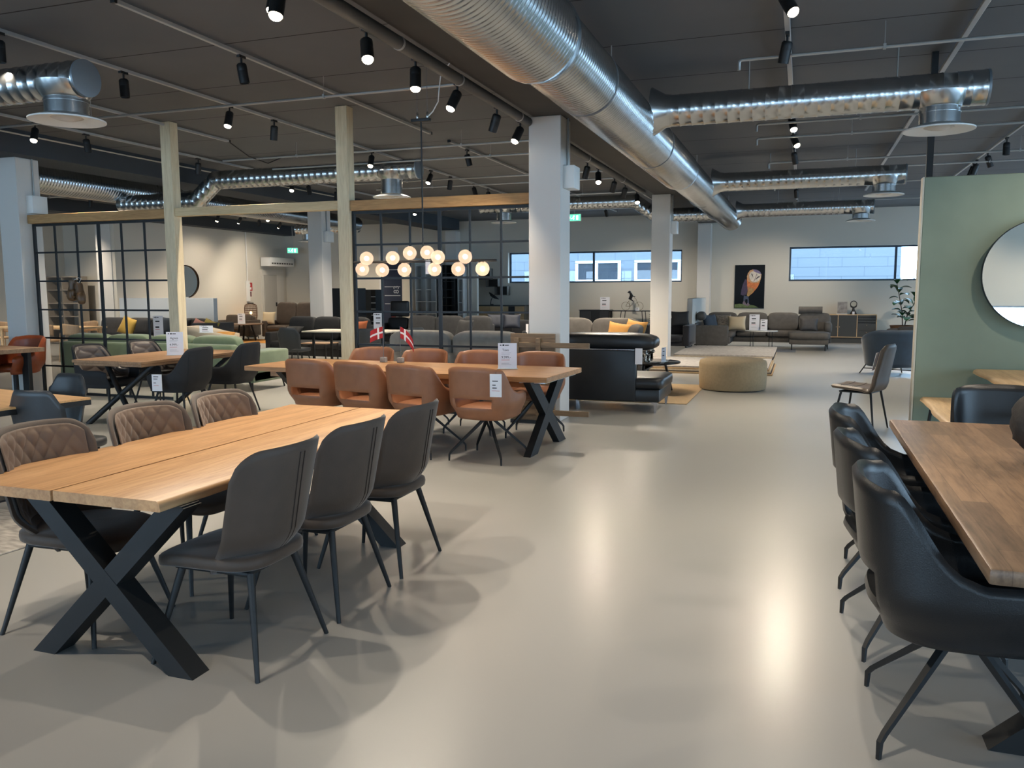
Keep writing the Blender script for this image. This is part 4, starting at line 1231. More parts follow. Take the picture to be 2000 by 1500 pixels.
# petrol blue velvet armchair
t = tubchair('velvet_armchair', 'petrol blue velvet armchair on thin black legs by the green wall', 1.58, 16.2, PI * .62, BLUEV, .50, .80)
for sx, sy in ((1, 1), (1, -1), (-1, 1), (-1, -1)):
    MB().tube([(.3 * sx, .3 * sy, .22), (.4 * sx, .4 * sy, 0)], .011, 8).build('leg', BLACKM, t)
MB().tube([(.36, .36, .1), (-.36, -.36, .1)], .009, 6).build('stretcher', BLACKM, t)
MB().tube([(.36, -.36, .112), (-.36, .36, .112)], .009, 6).build('stretcher', BLACKM, t)
t = tubchair('velvet_armchair', 'petrol blue swivel armchair half hidden by the green wall edge', 2.55, 17.4, PI * .6, BLUEV, .5, .8)
MB().lathe([(.38, .0), (.38, .03), (.3, .05), (.3, .22)], 28).build('plinth', BLUEV, t)
# grey bench with dark cushion, small white table and beige chair peeping past the green wall
sofa('sofa', 'low grey sofa end with a dark pillow before the fiddle-leaf fig', 2.35, 20.6, 0, 1.3, .9, CHAR, h=.66, ns=1, nb=1, arm_h=.5, cush_h=.22)
pillow('dark pillow lying on the low grey sofa before the fiddle-leaf fig', 2.3, 20.1, .56, .5, .3, BLKSOFA, 0, 1.2, seed=51)
t = thing('side_table', 'small white round side table peeping past the edge of the green wall', 'table', (2.75, 18.9, 0))
MB().lathe([(0, .50), (.36, .50), (.36, .525), (0, .525)], 32).build('table_top', WHITE, t); MB().tube([(0, 0, .02), (0, 0, .5)], .025, 10).build('stem', BLACKM, t); MB().lathe([(.2, 0), (.2, .015), (.03, .03)], 24).build('foot', BLACKM, t)
tubchair('tub_chair', 'beige tub chair mostly hidden by the edge of the green wall', 3.05, 19.3, PI, BEIGE, .45, .74)

# ---- far corner sofa before the owl picture
t = sofa('corner_sofa', 'large grey corner sofa below the owl picture', -.85, 23.1, 0, 3.2, .95, GREYS, h=.95, ns=4, nb=4, arm_h=.56, arms=(0, 0), cush_h=.5, seat=.44, legs=.16)
MB().rbox(-1.75, -.85, -1.45, .45, .16, .33, .02).build('chaise_base', GREYS, t)
MB().rbox(-1.78, -.90, -1.52, -1.34, .12, .63, .03).build('armrest', GREYS, t)
MB().rbox(-1.90, -1.70, -1.45, .47, .16, .68, .04).build('side_back', GREYS, t)
MB().puff((-1.25, -.55, .375), (.95, 1.7, .15), .3, .2, 32, 10).build('seat_cushion', GREYS, t, sharp=80)
MB().puff((1.05, -.62, .375), (1.0, 1.25, .19), .3, .2, 32, 10).build('seat_cushion', GREYS, t, sharp=80)
MB().rbox(.58, 1.52, -1.2, .3, .16, .31, .03).build('chaise_base', GREYS, t)
MB().puff((1.52, -.1, .55), (.2, .8, .30), .6, .4, 24, 10).build('armrest', GREYS, t, sharp=80)
MB().tube([(.78, .22, .99), (1.38, .22, .99)], .10, 20).build('headrest', GREYS, t)
MB().puff((-1.62, -1.1, .86), (.24, .5, .24), .9, .5, 20, 12).build('headrest', GREYS, t, sharp=80)
for x, y in ((-1.7, -1.4), (-.97, -1.4), (.65, -1.12), (1.45, -1.12)):
    MB().tube([(x, y, .17), (x, y, 0)], .016, 8).build('leg', BLACKM, t)
pillow('blue-grey pillow at the partition end of the large corner sofa', -2.22, 22.35, .46, .5, .46, SLATEB, .9, .35, seed=61)
pillow('zebra-patterned pillow in the corner of the large corner sofa', -1.95, 22.7, .46, .48, .44, mat('zebra_fabric', (104, 98, 90), .85, noise=.75, nscale=16, stretch=(1, 1, 4)), .4, .35, seed=62)
pillow('cream pillow in front of the zebra pillow on the corner sofa', -1.6, 22.5, .46, .48, .42, BEIGE, .1, .4, seed=63)
pillow('grey knotted pillow under the headrest of the corner sofa', .2, 22.7, .46, .46, .36, GREYD, 0, .35, seed=64)
t = thing('coffee_table', 'round white coffee table with thin black rod legs before the corner sofa', 'table', (-.94, 21.8, 0))
MB().lathe([(0, .49), (.40, .49), (.405, .5), (.40, .51), (0, .51)], 40).build('table_top', mat('pale_marble', (196, 194, 192), .3), t)
for i in range(4):
    a = PI / 4 + i * PI / 2 + .2
    MB().tube([(.33 * math.cos(a), .33 * math.sin(a), .01), (.33 * math.cos(a), .33 * math.sin(a), .49)], .008, 8).build('leg', BLACKM, t)
MB().tube([(.36 * math.cos(2 * PI * k / 32), .36 * math.sin(2 * PI * k / 32), .01) for k in range(33)], .008, 6).build('base_ring', BLACKM, t)
# ---- dark sofa before the partition
sofa('sofa', 'near-black sofa behind the far white column, its end arm towards the aisle', -3.05, 20.3, -.05, 1.15, .95, VELV, h=.85, ns=1, nb=1, arm_h=.70, legs=.2)
pillow('cream-backed dark pillow on the near-black sofa', -2.75, 20.1, .66, .45, .4, BLKSOFA, .3, .4, seed=71)
o = MB().rbox(-2.73, -2.60, 21.15, 24.2, 0, 1.32, .006, 1).build('partition', mat('partition_paint', (196, 192, 184), .8))
tag(o, kind='structure')
# ---- pouf
t = thing('pouf', 'round beige fabric pouf standing alone on the pale floor', 'pouf', (-.98, 13.18, 0))
MB().lathe([(.0, .012), (.49, .012), (.505, .03), (.515, .2), (.515, .40), (.50, .45), (.44, .475), (.2, .488), (0, .49)], 56).build('cushion_body', mat('pouf_fabric', (186, 166, 134), .9, noise=.06, nscale=30, bump=.12, bscale=250), t, sharp=80)
MB().lathe([(.47, 0), (.47, .012)], 40).build('base_ring', BLACKM, t)
# ---- rugs
def rug(label, x0, x1, y0, y1, m, z=0, th=.012, rz=0):
    o = MB().rbox(-(x1 - x0) / 2, (x1 - x0) / 2, -(y1 - y0) / 2, (y1 - y0) / 2, 0, th, .004, 1).build('rug', m, None)
    o.location = ((x0 + x1) / 2, (y0 + y1) / 2, z); o.rotation_euler = (0, 0, rz)
    return tag(o, label, 'rug')
rug('straw-coloured striped rug under the chaise of the black leather sofa', -3.4, -1.42, 11.15, 13.5, mat('straw_rug', (178, 152, 116), .95, noise=.18, nscale=18, stretch=(1, 5, 1)))
rug('blue-grey rug under the round white coffee table', -1.75, -.1, 21.35, 22.4, mat('blue_grey_rug', (98, 104, 114), .95, noise=.2, nscale=14))
rug('mustard rug under the round wooden coffee table', -17.6, -14.9, 20.6, 22.2, mat('mustard_rug', (170, 116, 48), .95, noise=.1, nscale=10))
rug('pale patterned rug under the slim charcoal chairs', -7.6, -4.42, 2.6, 4.2, mat('pale_pattern_rug', (168, 162, 154), .95, noise=.35, nscale=9, stretch=(1, 3, 1)), rz=-.05)
RUGC = [mat('rug_sand', (178, 164, 144), .95, noise=.15, nscale=20), mat('rug_grey', (158, 154, 150), .95, noise=.2, nscale=16), mat('rug_tan', (168, 142, 108), .95, noise=.1, nscale=20), mat('rug_dark', (54, 48, 44), .95)]
names = ['bottom', 'second', 'third', 'fourth', 'topmost']
z = 0
for i, c in enumerate((2, 3, 0, 2, 1)):
    th = .03 if c != 3 else .012
    rug('%s rug of the low stack beside the beige pouf' % names[i], -3.3, -.45 - .02 * i, 15.35 + .02 * i, 17.55, RUGC[c], z, th); z += th + .001
z = 0
for i, c in enumerate((0, 2, 3, 0, 1)):
    th = .035 if c != 3 else .014
    rug('%s rug of the taller stack beyond the beige pouf' % names[i], -2.6, -.52 - .03 * (i % 2), 17.9 + .03 * i, 20.9, RUGC[c], z, th); z += th + .001
# ---- round black coffee table with silver bulldog
t = thing('coffee_table', 'round black coffee table carrying a silver bulldog, beside the black leather sofa', 'table', (-2.17, 12.45, .012))
MB().lathe([(0, .43), (.47, .43), (.48, .44), (.48, .448), (.47, .455), (0, .455)], 48).build('table_top', mat('black_glass_top', (30, 32, 35), .12), t)
for i in range(3):
    a = .4 + i * 2 * PI / 3
    MB().tube([(.25 * math.cos(a), .25 * math.sin(a), .43), (.36 * math.cos(a), .36 * math.sin(a), .0)], .02, 8).build('leg', BLACKM, t)
SILV = mat('silver_figure', (190, 186, 178), .22, 1.0)
t = thing('bulldog_figure', 'silver bulldog figure standing on the round black coffee table', 'ornament', (-2.25, 12.35, .467), -.35)
b_ = MB()
b_.sphere((-.03, 0, .125), .062, 20, (1.55, .95, .95)); b_.sphere((.06, 0, .125), .07, 20, (1, 1.05, 1.05)); b_.sphere((-.10, 0, .13), .052, 18)
for sx, sy in ((.075, .045), (.075, -.045), (-.10, .04), (-.10, -.04)):
    b_.tube([(sx, sy, .12), (sx + .005, sy * 1.2, .06), (sx, sy * 1.25, .02), (sx + .012, sy * 1.25, 0.004)], [.028, .022, .018, .022], 10)
b_.sphere((.135, 0, .18), .055, 20, (1, 1.1, 1)); b_.sphere((.178, 0, .165), .032, 14, (1, 1.3, .85)); b_.tube([(.08, 0, .14), (.125, 0, .175)], [.055, .05], 14)
for s in (-1, 1): b_.tube([(.125, .04 * s, .215), (.12, .06 * s, .24), (.13, .065 * s, .225)], [.016, .012, .005], 8)
b_.tube([(-.15, 0, .145), (-.175, 0, .165)], [.012, .007], 8)
b_.build('dog_body', SILV, t, sharp=180)
MB().tube([(.10 + .0 * k, .066 * math.cos(2 * PI * k / 20), .15 + .066 * math.sin(2 * PI * k / 20)) for k in range(21)], .008, 6).build('collar', CHROME, t)
# ---- round wooden coffee table, lantern
t = thing('coffee_table', 'round dark wooden coffee table with splayed legs on the mustard rug', 'table', (-16.35, 21.35, .012))
MB().lathe([(0, .50), (.55, .50), (.56, .515), (.55, .53), (0, .53)], 44).build('table_top', wood('walnut', (70, 50, 36), (104, 76, 54), 'X', 5, .5), t)
for i in range(3):
    a = .3 + i * 2 * PI / 3
    MB().tube([(.2 * math.cos(a), .2 * math.sin(a), .5), (.34 * math.cos(a), .34 * math.sin(a), 0)], .03, 8).build('leg', BLACKM, t)
t = thing('lantern_lamp', 'woven brown lantern lamp glowing behind the round wooden table', 'lamp', (-17.5, 23.2, 0))
MB().lathe([(.18, 0), (.18, .5), (.16, .52), (0, .52)], 24).build('side_stand', BLACKM, t)
mesh_ = MB()
for k in range(26):
    a = 2 * PI * k / 26
    pr = [(.10, .56), (.19, .60), (.21, .72), (.21, .98), (.19, 1.08), (.10, 1.13)]
    mesh_.tube([(r * math.cos(a), r * math.sin(a), z) for r, z in pr], .0045, 5)
for z, r in ((.60, .19), (.66, .202), (.72, .21), (.78, .21), (.84, .21), (.90, .21), (.96, .21), (1.02, .20), (1.08, .19)):
    mesh_.tube([(r * math.cos(2 * PI * k / 28), r * math.sin(2 * PI * k / 28), z) for k in range(29)], .0075, 5)
o_ = mesh_.build('woven_shade', mat('wicker_brown', (88, 60, 38), .7), t)
MB().lathe([(.10, 1.12), (.10, 1.16), (.0, 1.16)], 20).lathe([(.0, .535), (.12, .535), (.12, .56), (0, .56)], 20).build('lamp_cap', BLACKM, t)
MB().sphere((0, 0, .82), .045, 14, (.8, .8, 1.1)).build('bulb', mat('amber_bulb', (255, 190, 110), .5, emit=30, emit_rgb=(255, 180, 90)), t)
ld = bpy.data.lights.new('lantern_light', 'POINT'); ld.energy = 12; ld.color = (1, .62, .3); ld.shadow_soft_size = .04
lo = bpy.data.objects.new('lantern_light', ld); COL.link(lo); lo.location = (-17.5, 23.2, .82)
# ---- white-topped table with black chairs
t = thing('dining_table', 'white-topped table on black frame seen through the grid screen', 'table', (-8.0, 13.9, 0), .06)
MB().rbox(-1.0, .75, -.45, .45, .765, .79, .003, 1).build('table_top', mat('white_top', (208, 202, 190), .4), t)
for x in (-.8, .55):
    for y in (-.35, .35):
        MB().box(x - .02, x + .02, y - .02, y + .02, 0, .765).build('leg', BLACKM, t)
for i, (lab, x, y, rz) in enumerate((('round-backed black chair at the white-topped table, closest to the pine post', -9.0, 13.2, 1.6), ('round-backed black chair behind the first small flag', -7.35, 13.2, 1.7), ('round-backed black chair behind the second small flag', -6.85, 13.7, 2.6))):
    c = dup(sl0, (x, y, 0), rz, lab, 'black chairs at the white-topped table')
    c.scale = (1, 1.05, 1.0)
t = thing('nest_table', 'small side table with black frame beside the charcoal sofa', 'table', (-9.35, 14.6, 0))
MB().rbox(-.3, .3, -.25, .25, .47, .49, .003, 1).build('table_top', wood('grey_oak', (0,) * 3, (0,) * 3), t)
for x in (-.28, .28):
    for y in (-.23, .23): MB().box(x - .012, x + .012, y - .012, y + .012, 0, .47).build('leg', BLACKM, t)

# ---- white half wall with round mirror
o = MB().rbox(-17.45, -14.35, 17.5, 17.66, 0, 1.375, .005, 1).build('partition', mat('half_wall_white', (214, 218, 220), .7)); tag(o, kind='structure')
t = thing('round_mirror', 'round mirror with thin dark bronze rim standing on the white half wall', 'mirror', (-15.28, 17.58, 1.80))
MB().lathe([(0, -.004), (.41, -.004), (.41, .004), (0, .004)], 56, M=Rx(PI / 2)).build('mirror_glass', mat('mirror', (235, 235, 232), .02, 1.0), t)
MB().lathe([(.412, -.03), (.432, -.03), (.432, .03), (.412, .03), (.412, -.03)], 64, M=Rx(PI / 2)).build('rim', mat('bronze_rim', (70, 52, 36), .35, .8), t)
MB().rbox(-.12, .12, -.05, .05, -.427, -.405, .004).build('stand', WHITE, t)
# ---- mirror on the green wall
GRN = mat('sage_limewash', (128, 138, 120), .85, noise=.10, nscale=1.6, bump=.04, bscale=12)
gw = MB().rbox(1.12, 7.0, 9.27, 9.42, 0, 2.66, .006, 1)
o = gw.build('wall_partition', GRN); tag(o, kind='structure')
o = MB().box(1.105, 1.12, 9.268, 9.422, 0, 2.66).build('trim_2', mat('pale_edge', (196, 190, 172), .7)); tag(o, kind='structure')
o = MB().box(1.13, 1.19, 9.28, 9.34, 2.662, ZC - .002).build('steel_post', BLACK); tag(o, 'thin black post from the top of the green wall to the ceiling', 'post')
t = thing('round_mirror', 'large round mirror with thin black rim on the sage green wall', 'mirror', (2.19, 9.20, 1.69))
MB().lathe([(0, -.003), (.525, -.003), (.525, .003), (0, .003)], 80, M=T(0, -.01, 0) @ Rx(PI / 2)).build('mirror_glass', mat('mirror', (0, 0, 0)), t)
MB().lathe([(.525, -.02), (.532, -.02), (.532, .02), (.525, .02), (.525, -.02)], 80, M=Rx(PI / 2)).build('rim', BLACK, t)
MB().box(-.2, .2, .012, .068, -.2, .2).build('wall_mount', BLACKM, t)
# ================================================================ along the far walls
# owl picture
t = thing('owl_picture', 'tall glossy picture of a barn owl on the far wall', 'picture', (-1.505, YF - .02, .98))
MB().box(-.435, .435, -.015, .015, 0, 1.30).build('picture_panel', mat('picture_black', (14, 14, 16), .3, spec=.15), t)
def flat(name, poly, rgb, layer, rough=.3, M=None):
    y = -.0155 - .0006 * layer
    mb = MB(); n = len(poly)
    vs = [(x, y, z) for x, z in poly] + [(x, y + .0005, z) for x, z in poly]
    mb._add(vs, [tuple(range(n)), tuple(range(2 * n - 1, n - 1, -1))] + [(i, (i + 1) % n, n + (i + 1) % n, n + i) for i in range(n)])
    return mb.build(name, mat(name + '_paint', rgb, rough, noise=.25, nscale=22), t)
S = 1.30 / 1050.0      # owl drawn in a 720 x 1050 frame
def P(*pts): return [((x - 360) * .87 / 720, (1050 - y) * S) for x, y in pts]
flat('tail_feathers', P((250, 340), (200, 460), (165, 600), (150, 720), (210, 740), (290, 720), (330, 560), (300, 380)), (62, 40, 62), 1)
flat('breast', P((290, 330), (300, 480), (320, 620), (300, 740), (340, 760), (440, 680), (560, 530), (600, 430), (590, 380), (440, 420)), (200, 110, 44), 2)
flat('belly', P((330, 540), (320, 640), (300, 740), (340, 765), (440, 670), (480, 590), (420, 560)), (168, 128, 70), 3)
flat('head', P((290, 280), (310, 200), (360, 130), (430, 105), (520, 115), (600, 160), (640, 230), (630, 320), (600, 420), (520, 440), (400, 430), (310, 390)), (188, 142, 96), 4)
flat('crown_feathers', P((430, 105), (520, 115), (600, 160), (640, 230), (610, 220), (520, 190), (450, 150)), (120, 104, 132), 5)
flat('face_disc', P((345, 230), (380, 170), (440, 150), (500, 180), (560, 200), (615, 225), (622, 300), (590, 370), (530, 410), (450, 420), (390, 380), (350, 310)), (206, 194, 178), 6)
flat('beak', P((515, 215), (500, 290), (450, 390), (440, 405), (460, 400), (510, 320), (528, 230)), (150, 134, 126), 7)
flat('eye', P((390, 200), (420, 225), (440, 280), (430, 285), (400, 240)), (40, 30, 30), 7)
flat('eye', P((590, 270), (540, 290), (500, 350), (515, 350), (560, 310), (600, 290)), (40, 30, 30), 7)
flat('legs', P((230, 740), (220, 880), (260, 900), (270, 830), (320, 830), (320, 930), (360, 930), (340, 760)), (60, 66, 84), 2)
flat('claws', P((200, 930), (230, 870), (260, 890), (300, 960), (330, 910), (380, 960), (330, 1000), (230, 960)), (120, 100, 110), 4)
flat('branch', P((10, 960), (120, 940), (320, 960), (480, 980), (600, 1040), (10, 1040)), (96, 110, 62), 3)
# oak and dark grey sideboard
t = thing('sideboard', 'dark grey sideboard with oak frame and drawers below the far window', 'sideboard', (1.28, 25.72, 0))
SB = mat('graphite_lacquer', (66, 66, 64), .5); SBO = wood('light_oak_edge', (190, 156, 116), (212, 180, 138), 'X', 5, .5)
MB().box(-.78, .76, -.18, .2, 0, .16).build('plinth', SB, t)
fr = MB()
for x in (-.78, -.275, .235, .745): MB().box(x, x + .018, -.22, .22, .16, .80).build('oak_upright', SBO, t)
MB().box(-.78, .763, -.22, .22, .80, .82).build('oak_top', SBO, t); MB().box(-.78, .763, -.22, .22, .16, .18).build('oak_bottom', SBO, t)
for i, (x0, x1) in enumerate(((-.76, -.277), (-.255, .233))):
    d = MB().box(x0, x1, -.215, -.2, .182, .798).build('door', SB, t)
    MB().sphere(((x1 - .03) if i == 0 else (x0 + .03), -.22, .46), .012, 8).build('knob', SBO, d)
for z0, z1 in ((.182, .36), (.365, .57), (.60, .655), (.675, .725), (.745, .795)):
    d = MB().box(.255, .743, -.215, -.2, z0, z1).build('drawer', SB, t)
    if z1 < .6: MB().sphere((.5, -.22, z1 - .05), .010, 8).build('knob', SBO, d)
MB().box(-.75, .74, -.195, .2, .18, .80).build('carcass', BLACKM, t)
t = thing('photo_print', 'small square print on a clear stand on the grey sideboard', 'print', (1.12, 25.68, .82))
MB().box(-.13, .13, -.004, .004, .02, .36).build('print_board', mat('print_mix', (150, 142, 136), .5, noise=.4, nscale=9), t); MB().box(-.15, .15, -.04, .04, 0, .02).build('clear_foot', WHITE, t)
t = thing('clock_ornament', 'dark ornament holding a round pale dial on the grey sideboard', 'ornament', (1.42, 25.68, .82))
DK = mat('dark_pewter', (62, 56, 52), .4, .6)
MB().lathe([(.075, -.02), (.095, -.02), (.095, .02), (.075, .02), (.075, -.02)], 28, M=T(0, 0, .30) @ Rx(PI / 2)).build('ring', DK, t)
MB().lathe([(0, -.01), (.075, -.01), (.075, .01), (0, .01)], 28, M=T(0, 0, .30) @ Rx(PI / 2)).build('dial', mat('cream_dial', (196, 186, 166), .5), t)
b_ = MB(); b_.tube([(0, 0, .2), (0, 0, .1), (-.06, 0, .03), (-.06, -.02, 0)], [.03, .045, .03, .035], 10); b_.tube([(0, 0, .12), (.06, 0, .03), (.06, -.02, 0)], [.04, .03, .035], 10)
b_.tube([(0, 0, .19), (-.07, 0, .22), (-.085, 0, .29)], [.02, .016, .012], 8); b_.tube([(0, 0, .19), (.07, 0, .22), (.085, 0, .29)], [.02, .016, .012], 8); b_.build('stand_figure', DK, t)
tg_ = MB().box(-.03, .03, -.002, .002, 0, .08).build('price_tag', PAPER, None); tg_.location = (1.42, 25.58, .82); tag(tg_, 'tiny white tag before the dark dial ornament', 'price tag')
# fiddle-leaf fig
t = thing('fiddle_leaf_fig', 'fiddle-leaf fig in a wicker planter beside the edge of the green wall', 'plant', (2.62, 24.6, 0))
MB().lathe([(.24, 0), (.28, .05), (.31, .50), (.33, .56), (.29, .56), (.27, .5)], 28).build('wicker_planter', mat('wicker_planter', (96, 66, 40), .8, bump=.5, bscale=60), t)
MB().lathe([(0, .5), (.28, .5)], 24).build('soil', mat('soil', (40, 30, 24), .95), t)
stems = [[(0, 0, .5), (-.03, 0, .9), (-.12, 0, 1.35), (-.20, 0, 1.72)], [(.04, 0, .5), (.10, 0, .85), (.26, .05, 1.15), (.34, .05, 1.48)]]
LEAFM = mat('fig_leaf', (34, 74, 40), .35, noise=.3, nscale=6)
for st in stems:
    MB().tube(st, [.016, .014, .011, .007], 8).build('stem', mat('fig_bark', (70, 56, 44), .8), t)
rnd = random.Random(5)
for si, st in enumerate(stems):
    for k in range(17 if si == 0 else 14):
        f = .15 + .85 * k / 16
        a_ = rnd.uniform(-.2, .2) + k * 2.4
        seg = f * 3; i0 = min(int(seg), 2); p = Vector(st[i0]).lerp(Vector(st[i0 + 1]), seg - i0)
        L_ = rnd.uniform(.22, .32); w_ = L_ * .36
        mb = MB(); vs = []; n = 8
        for q in range(n + 1):
            s_ = q / n
            hw = w_ * (math.sin(PI * min(1, s_ * 1.0)) ** .6) * (.65 + .5 * s_) if 0 < s_ < 1 else .004
            z = .10 * s_ - .16 * s_ * s_
            for e in (-1, 0, 1):
                vs.append((s_ * L_ + .03, e * hw, z + .04 * abs(e) * hw / w_))
        fs = []
        for q in range(n):
            for e in range(2):
                b0 = q * 3 + e; fs.append((b0, b0 + 1, b0 + 4, b0 + 3))
        el = rnd.uniform(-.1, .9) * (.4 + f)
        mb._add(vs, fs, T(*p) @ Rz(a_) @ Ry(-el))
        mb.build('leaf', LEAFM, t, sharp=180)
# console with wire bicycle
t = thing('console_table', 'black steel console with slatted end against the far wall', 'console', (-4.95, 25.5, 0))
for x in (-.75, .68):
    for y in (-.18, .18): MB().box(x - .02, x + .02, y - .02, y + .02, 0, .88).build('leg', BLACKM, t)
MB().box(-.77, .70, -.2, .2, .88, .905).build('console_top', BLACKM, t)
for x0, x1 in ((-.35, -.42), (-.22, -.28), (.30, .34), (.4, .46)):
    MB().beam((x0, -.18, .88), (x1, -.18, .3), .02, .02, (0, 1, 0)).build('brace', BLACKM, t)
for k in range(7): MB().box(.46, .67, .16, .175, .4 + .06 * k, .425 + .06 * k).build('slat', mat('grey_slat', (150, 146, 138), .6), t)
t = thing('bicycle_sculpture', 'wire bicycle sculpture with a dark dog rider on the black console', 'ornament', (-5.0, 25.5, .905))
WIRE = mat('bronze_wire', (116, 100, 76), .4, .7)
for x in (-.2, .22):
    MB().tube([(x + .13 * math.cos(2 * PI * k / 24), 0, .135 + .13 * math.sin(2 * PI * k / 24)) for k in range(25)], .006, 6).build('wheel', WIRE, t)
MB().tube([(-.2, 0, .135), (-.05, 0, .13), (.1, 0, .3), (-.1, 0, .3), (-.05, 0, .13)], .007, 6).tube([(.22, 0, .135), (.12, 0, .36), (.06, 0, .4)], .007, 6).tube([(-.2, 0, .135), (-.1, 0, .3)], .006, 6).build('bicycle_frame', WIRE, t)
b_ = MB(); b_.tube([(-.07, 0, .34), (-.02, 0, .46), (-.05, 0, .55)], [.05, .055, .035], 12); b_.sphere((-.08, 0, .57), .045, 14); b_.tube([(-.1, 0, .57), (-.14, 0, .56)], [.025, .018], 8); b_.tube([(0, 0, .46), (.1, 0, .42)], [.02, .012], 8); b_.tube([(-.05, 0, .36), (.05, 0, .28)], [.025, .012], 8)
b_.build('dog_rider', mat('dark_bronze', (36, 32, 30), .4, .5), t, sharp=180)
# dark dining set half seen behind the mid grey sofa
t = thing('glass_table', 'black-edged table behind the mid grey corner sofa', 'table', (-4.3, 18.6, 0))
MB().rbox(-.8, .9, -.45, .45, .73, .755, .003, 1).build('table_top', mat('black_glass_top', (0, 0, 0)), t)
for x in (-.7, .8):
    for y in (-.38, .38): MB().box(x - .02, x + .02, y - .02, y + .02, 0, .73).build('leg', BLACKM, t)
dup(sl0, (-4.1, 19.3, 0), -PI / 2, 'dark chair behind the black-edged table by the far console', None)
t = thing('chest', 'black chest with pale sign against the far wall by the white column', 'cabinet', (-6.05, 25.6, 0))
MB().rbox(-.6, .35, -.25, .25, .12, .90, .006, 1).build('carcass', BLACKM, t); MB().box(-.62, .37, -.27, .27, .90, .92).build('chest_top', BLACK, t)
for x in (-.25, .08): MB().box(x - .31 if x < 0 else x - .02, x + .01 if x < 0 else .34, -.262, -.25, .15, .88).build('door', mat('dark_front', (44, 44, 46), .5), t)
MB().box(-.58, .33, -.23, .23, 0, .12).build('plinth', BLACK, t)
# oak tv bench, wall boxes, bird
t = thing('tv_bench', 'oak-fronted low sideboard under the wall boxes', 'sideboard', (-9.45, 25.62, 0))
OK2 = wood('bench_oak', (182, 150, 108), (204, 172, 128), 'X', 5, .5)
MB().rbox(-.95, .95, -.22, .22, .1, 1.04, .004, 1).build('carcass', mat('taupe_carcass', (120, 112, 102), .6), t)
for x0, x1, m_ in ((-.93, -.28, OK2), (-.27, .38, OK2), (.39, .60, BLACKM), (.61, .93, OK2)): MB().box(x0, x1, -.235, -.221, .13, 1.02).build('door', m_, t)
MB().box(-.97, .97, -.24, .23, 1.04, 1.06).build('bench_top', BLACKM, t); MB().box(-.9, .9, -.2, .2, 0, .1).build('plinth', BLACKM, t)
for i, (lab, x0, x1, z0, z1) in enumerate((('wide grey open wall box beside the lamp globes on the far wall', -10.5, -9.83, 1.90, 2.27), ('small grey wall box stepping down from the wide one', -9.98, -9.55, 1.66, 1.93), ('lowest grey wall box nearest the window', -9.68, -9.22, 1.38, 1.68))):
    t = thing('wall_box', lab, 'shelf', ((x0 + x1) / 2, YF - .15, z0), 0, 'wall boxes')
    w_ = (x1 - x0) / 2; h_ = z1 - z0; G = mat('grey_box', (112, 108, 102), .7)
    MB().box(-w_, w_, .13, .149, 0, h_).build('back_panel', mat('dark_box_back', (52, 48, 44), .7), t)
    for a in ((-w_, w_, 0, .018), (-w_, w_, h_ - .018, h_)): MB().box(a[0], a[1], -.13, .13, a[2], a[3]).build('shelf_board', G, t)
    for a in (-w_, w_ - .018): MB().box(a, a + .018, -.13, .13, .018, h_ - .018).build('side_panel', G, t)
t = thing('bird_figure', 'dark bird figure on a stand on the oak-fronted sideboard', 'ornament', (-9.65, 25.6, 1.06))
b_ = MB(); b_.tube([(-.17, 0, .42), (-.08, 0, .33), (.05, 0, .25), (.18, 0, .19)], [.01, .05, .045, .008], 12); b_.build('bird_body', BLACKM, t, sharp=180)
MB().tube([(-.03, 0, .30), (-.10, 0, .16), (-.12, 0, .01)], .012, 8).tube([(-.12, 0, .01), (-.02, 0, .01)], .02, 8).build('stand', BLACKM, t)
# tall shelves
def bookcase(label, x0, x1, y, h, m, n, d=.34, cols_=1, mid=None):
    t = thing('bookcase', label, 'bookcase', ((x0 + x1) / 2, y, 0))
    w_ = (x1 - x0) / 2
    MB().box(-w_, w_, d / 2 - .015, d / 2, .02, h).build('back_panel', m, t)
    for x in [-w_ + (2 * w_ - .022) * i / cols_ for i in range(cols_ + 1)]: MB().box(x, x + .022, -d / 2, d / 2 - .015, 0, h).build('upright', m, t)
    for k in range(n + 1): MB().box(-w_ + .022, w_ - .022, -d / 2, d / 2 - .016, .02 + (h - .045) * k / n, .045 + (h - .045) * k / n).build('shelf_board', mid or m, t)
    return t
WSH = mat('white_shelving', (206, 206, 204), .6)
bookcase('tall black shelving unit on the far wall seen through the grid screen', -11.05, -10.45, 24.4, 2.36, BLACKM, 9, .4, 2)
bookcase('tall white shelving unit right beside the black one', -11.85, -11.10, 24.4, 2.36, WSH, 6, .4, 2)
bookcase('narrow white shelving unit on the window side of the black one', -10.40, -10.2, 24.45, 2.3, WSH, 6, .3)
t = thing('display_cabinet', 'dark grey tower with black niches before the blue sign', 'cabinet', (-12.1, 21.6, 0))
MB().rbox(-.23, .18, -.2, .2, 0, 1.58, .004, 1).build('carcass', mat('graphite_tower', (60, 62, 62), .6), t)
MB().box(.18, .32, -.18, .2, 0, 1.58).build('niche_back', BLACKM, t)
for k in range(8): MB().box(.18, .32, -.2, -.18, .18 * k + .1, .18 * k + .125).build('niche_shelf', WSH, t)
t = thing('wall_sign', 'tall dark blue hanging sign with white columns of text', 'sign', (-12.35, 23.6, 0))
NAVY = mat('navy_sign', (36, 44, 66), .6)
MB().box(-.32, .32, -.02, .02, .3, 2.42).build('sign_board', NAVY, t)
MB().box(-.34, .34, -.05, .05, 0, .3).build('sign_foot', BLACKM, t)
for z in (.35, .86, 1.12, 1.38, 1.66, 1.95, 2.2): MB().box(-.28, .28, -.0215, -.0205, z, z + .02).build('printed_line', WSH, t)
text('83', .26, T(.22, -.022, 1.45) @ Ry(-PI / 2) @ Rx(PI / 2), WSH, 'sign_number', t)
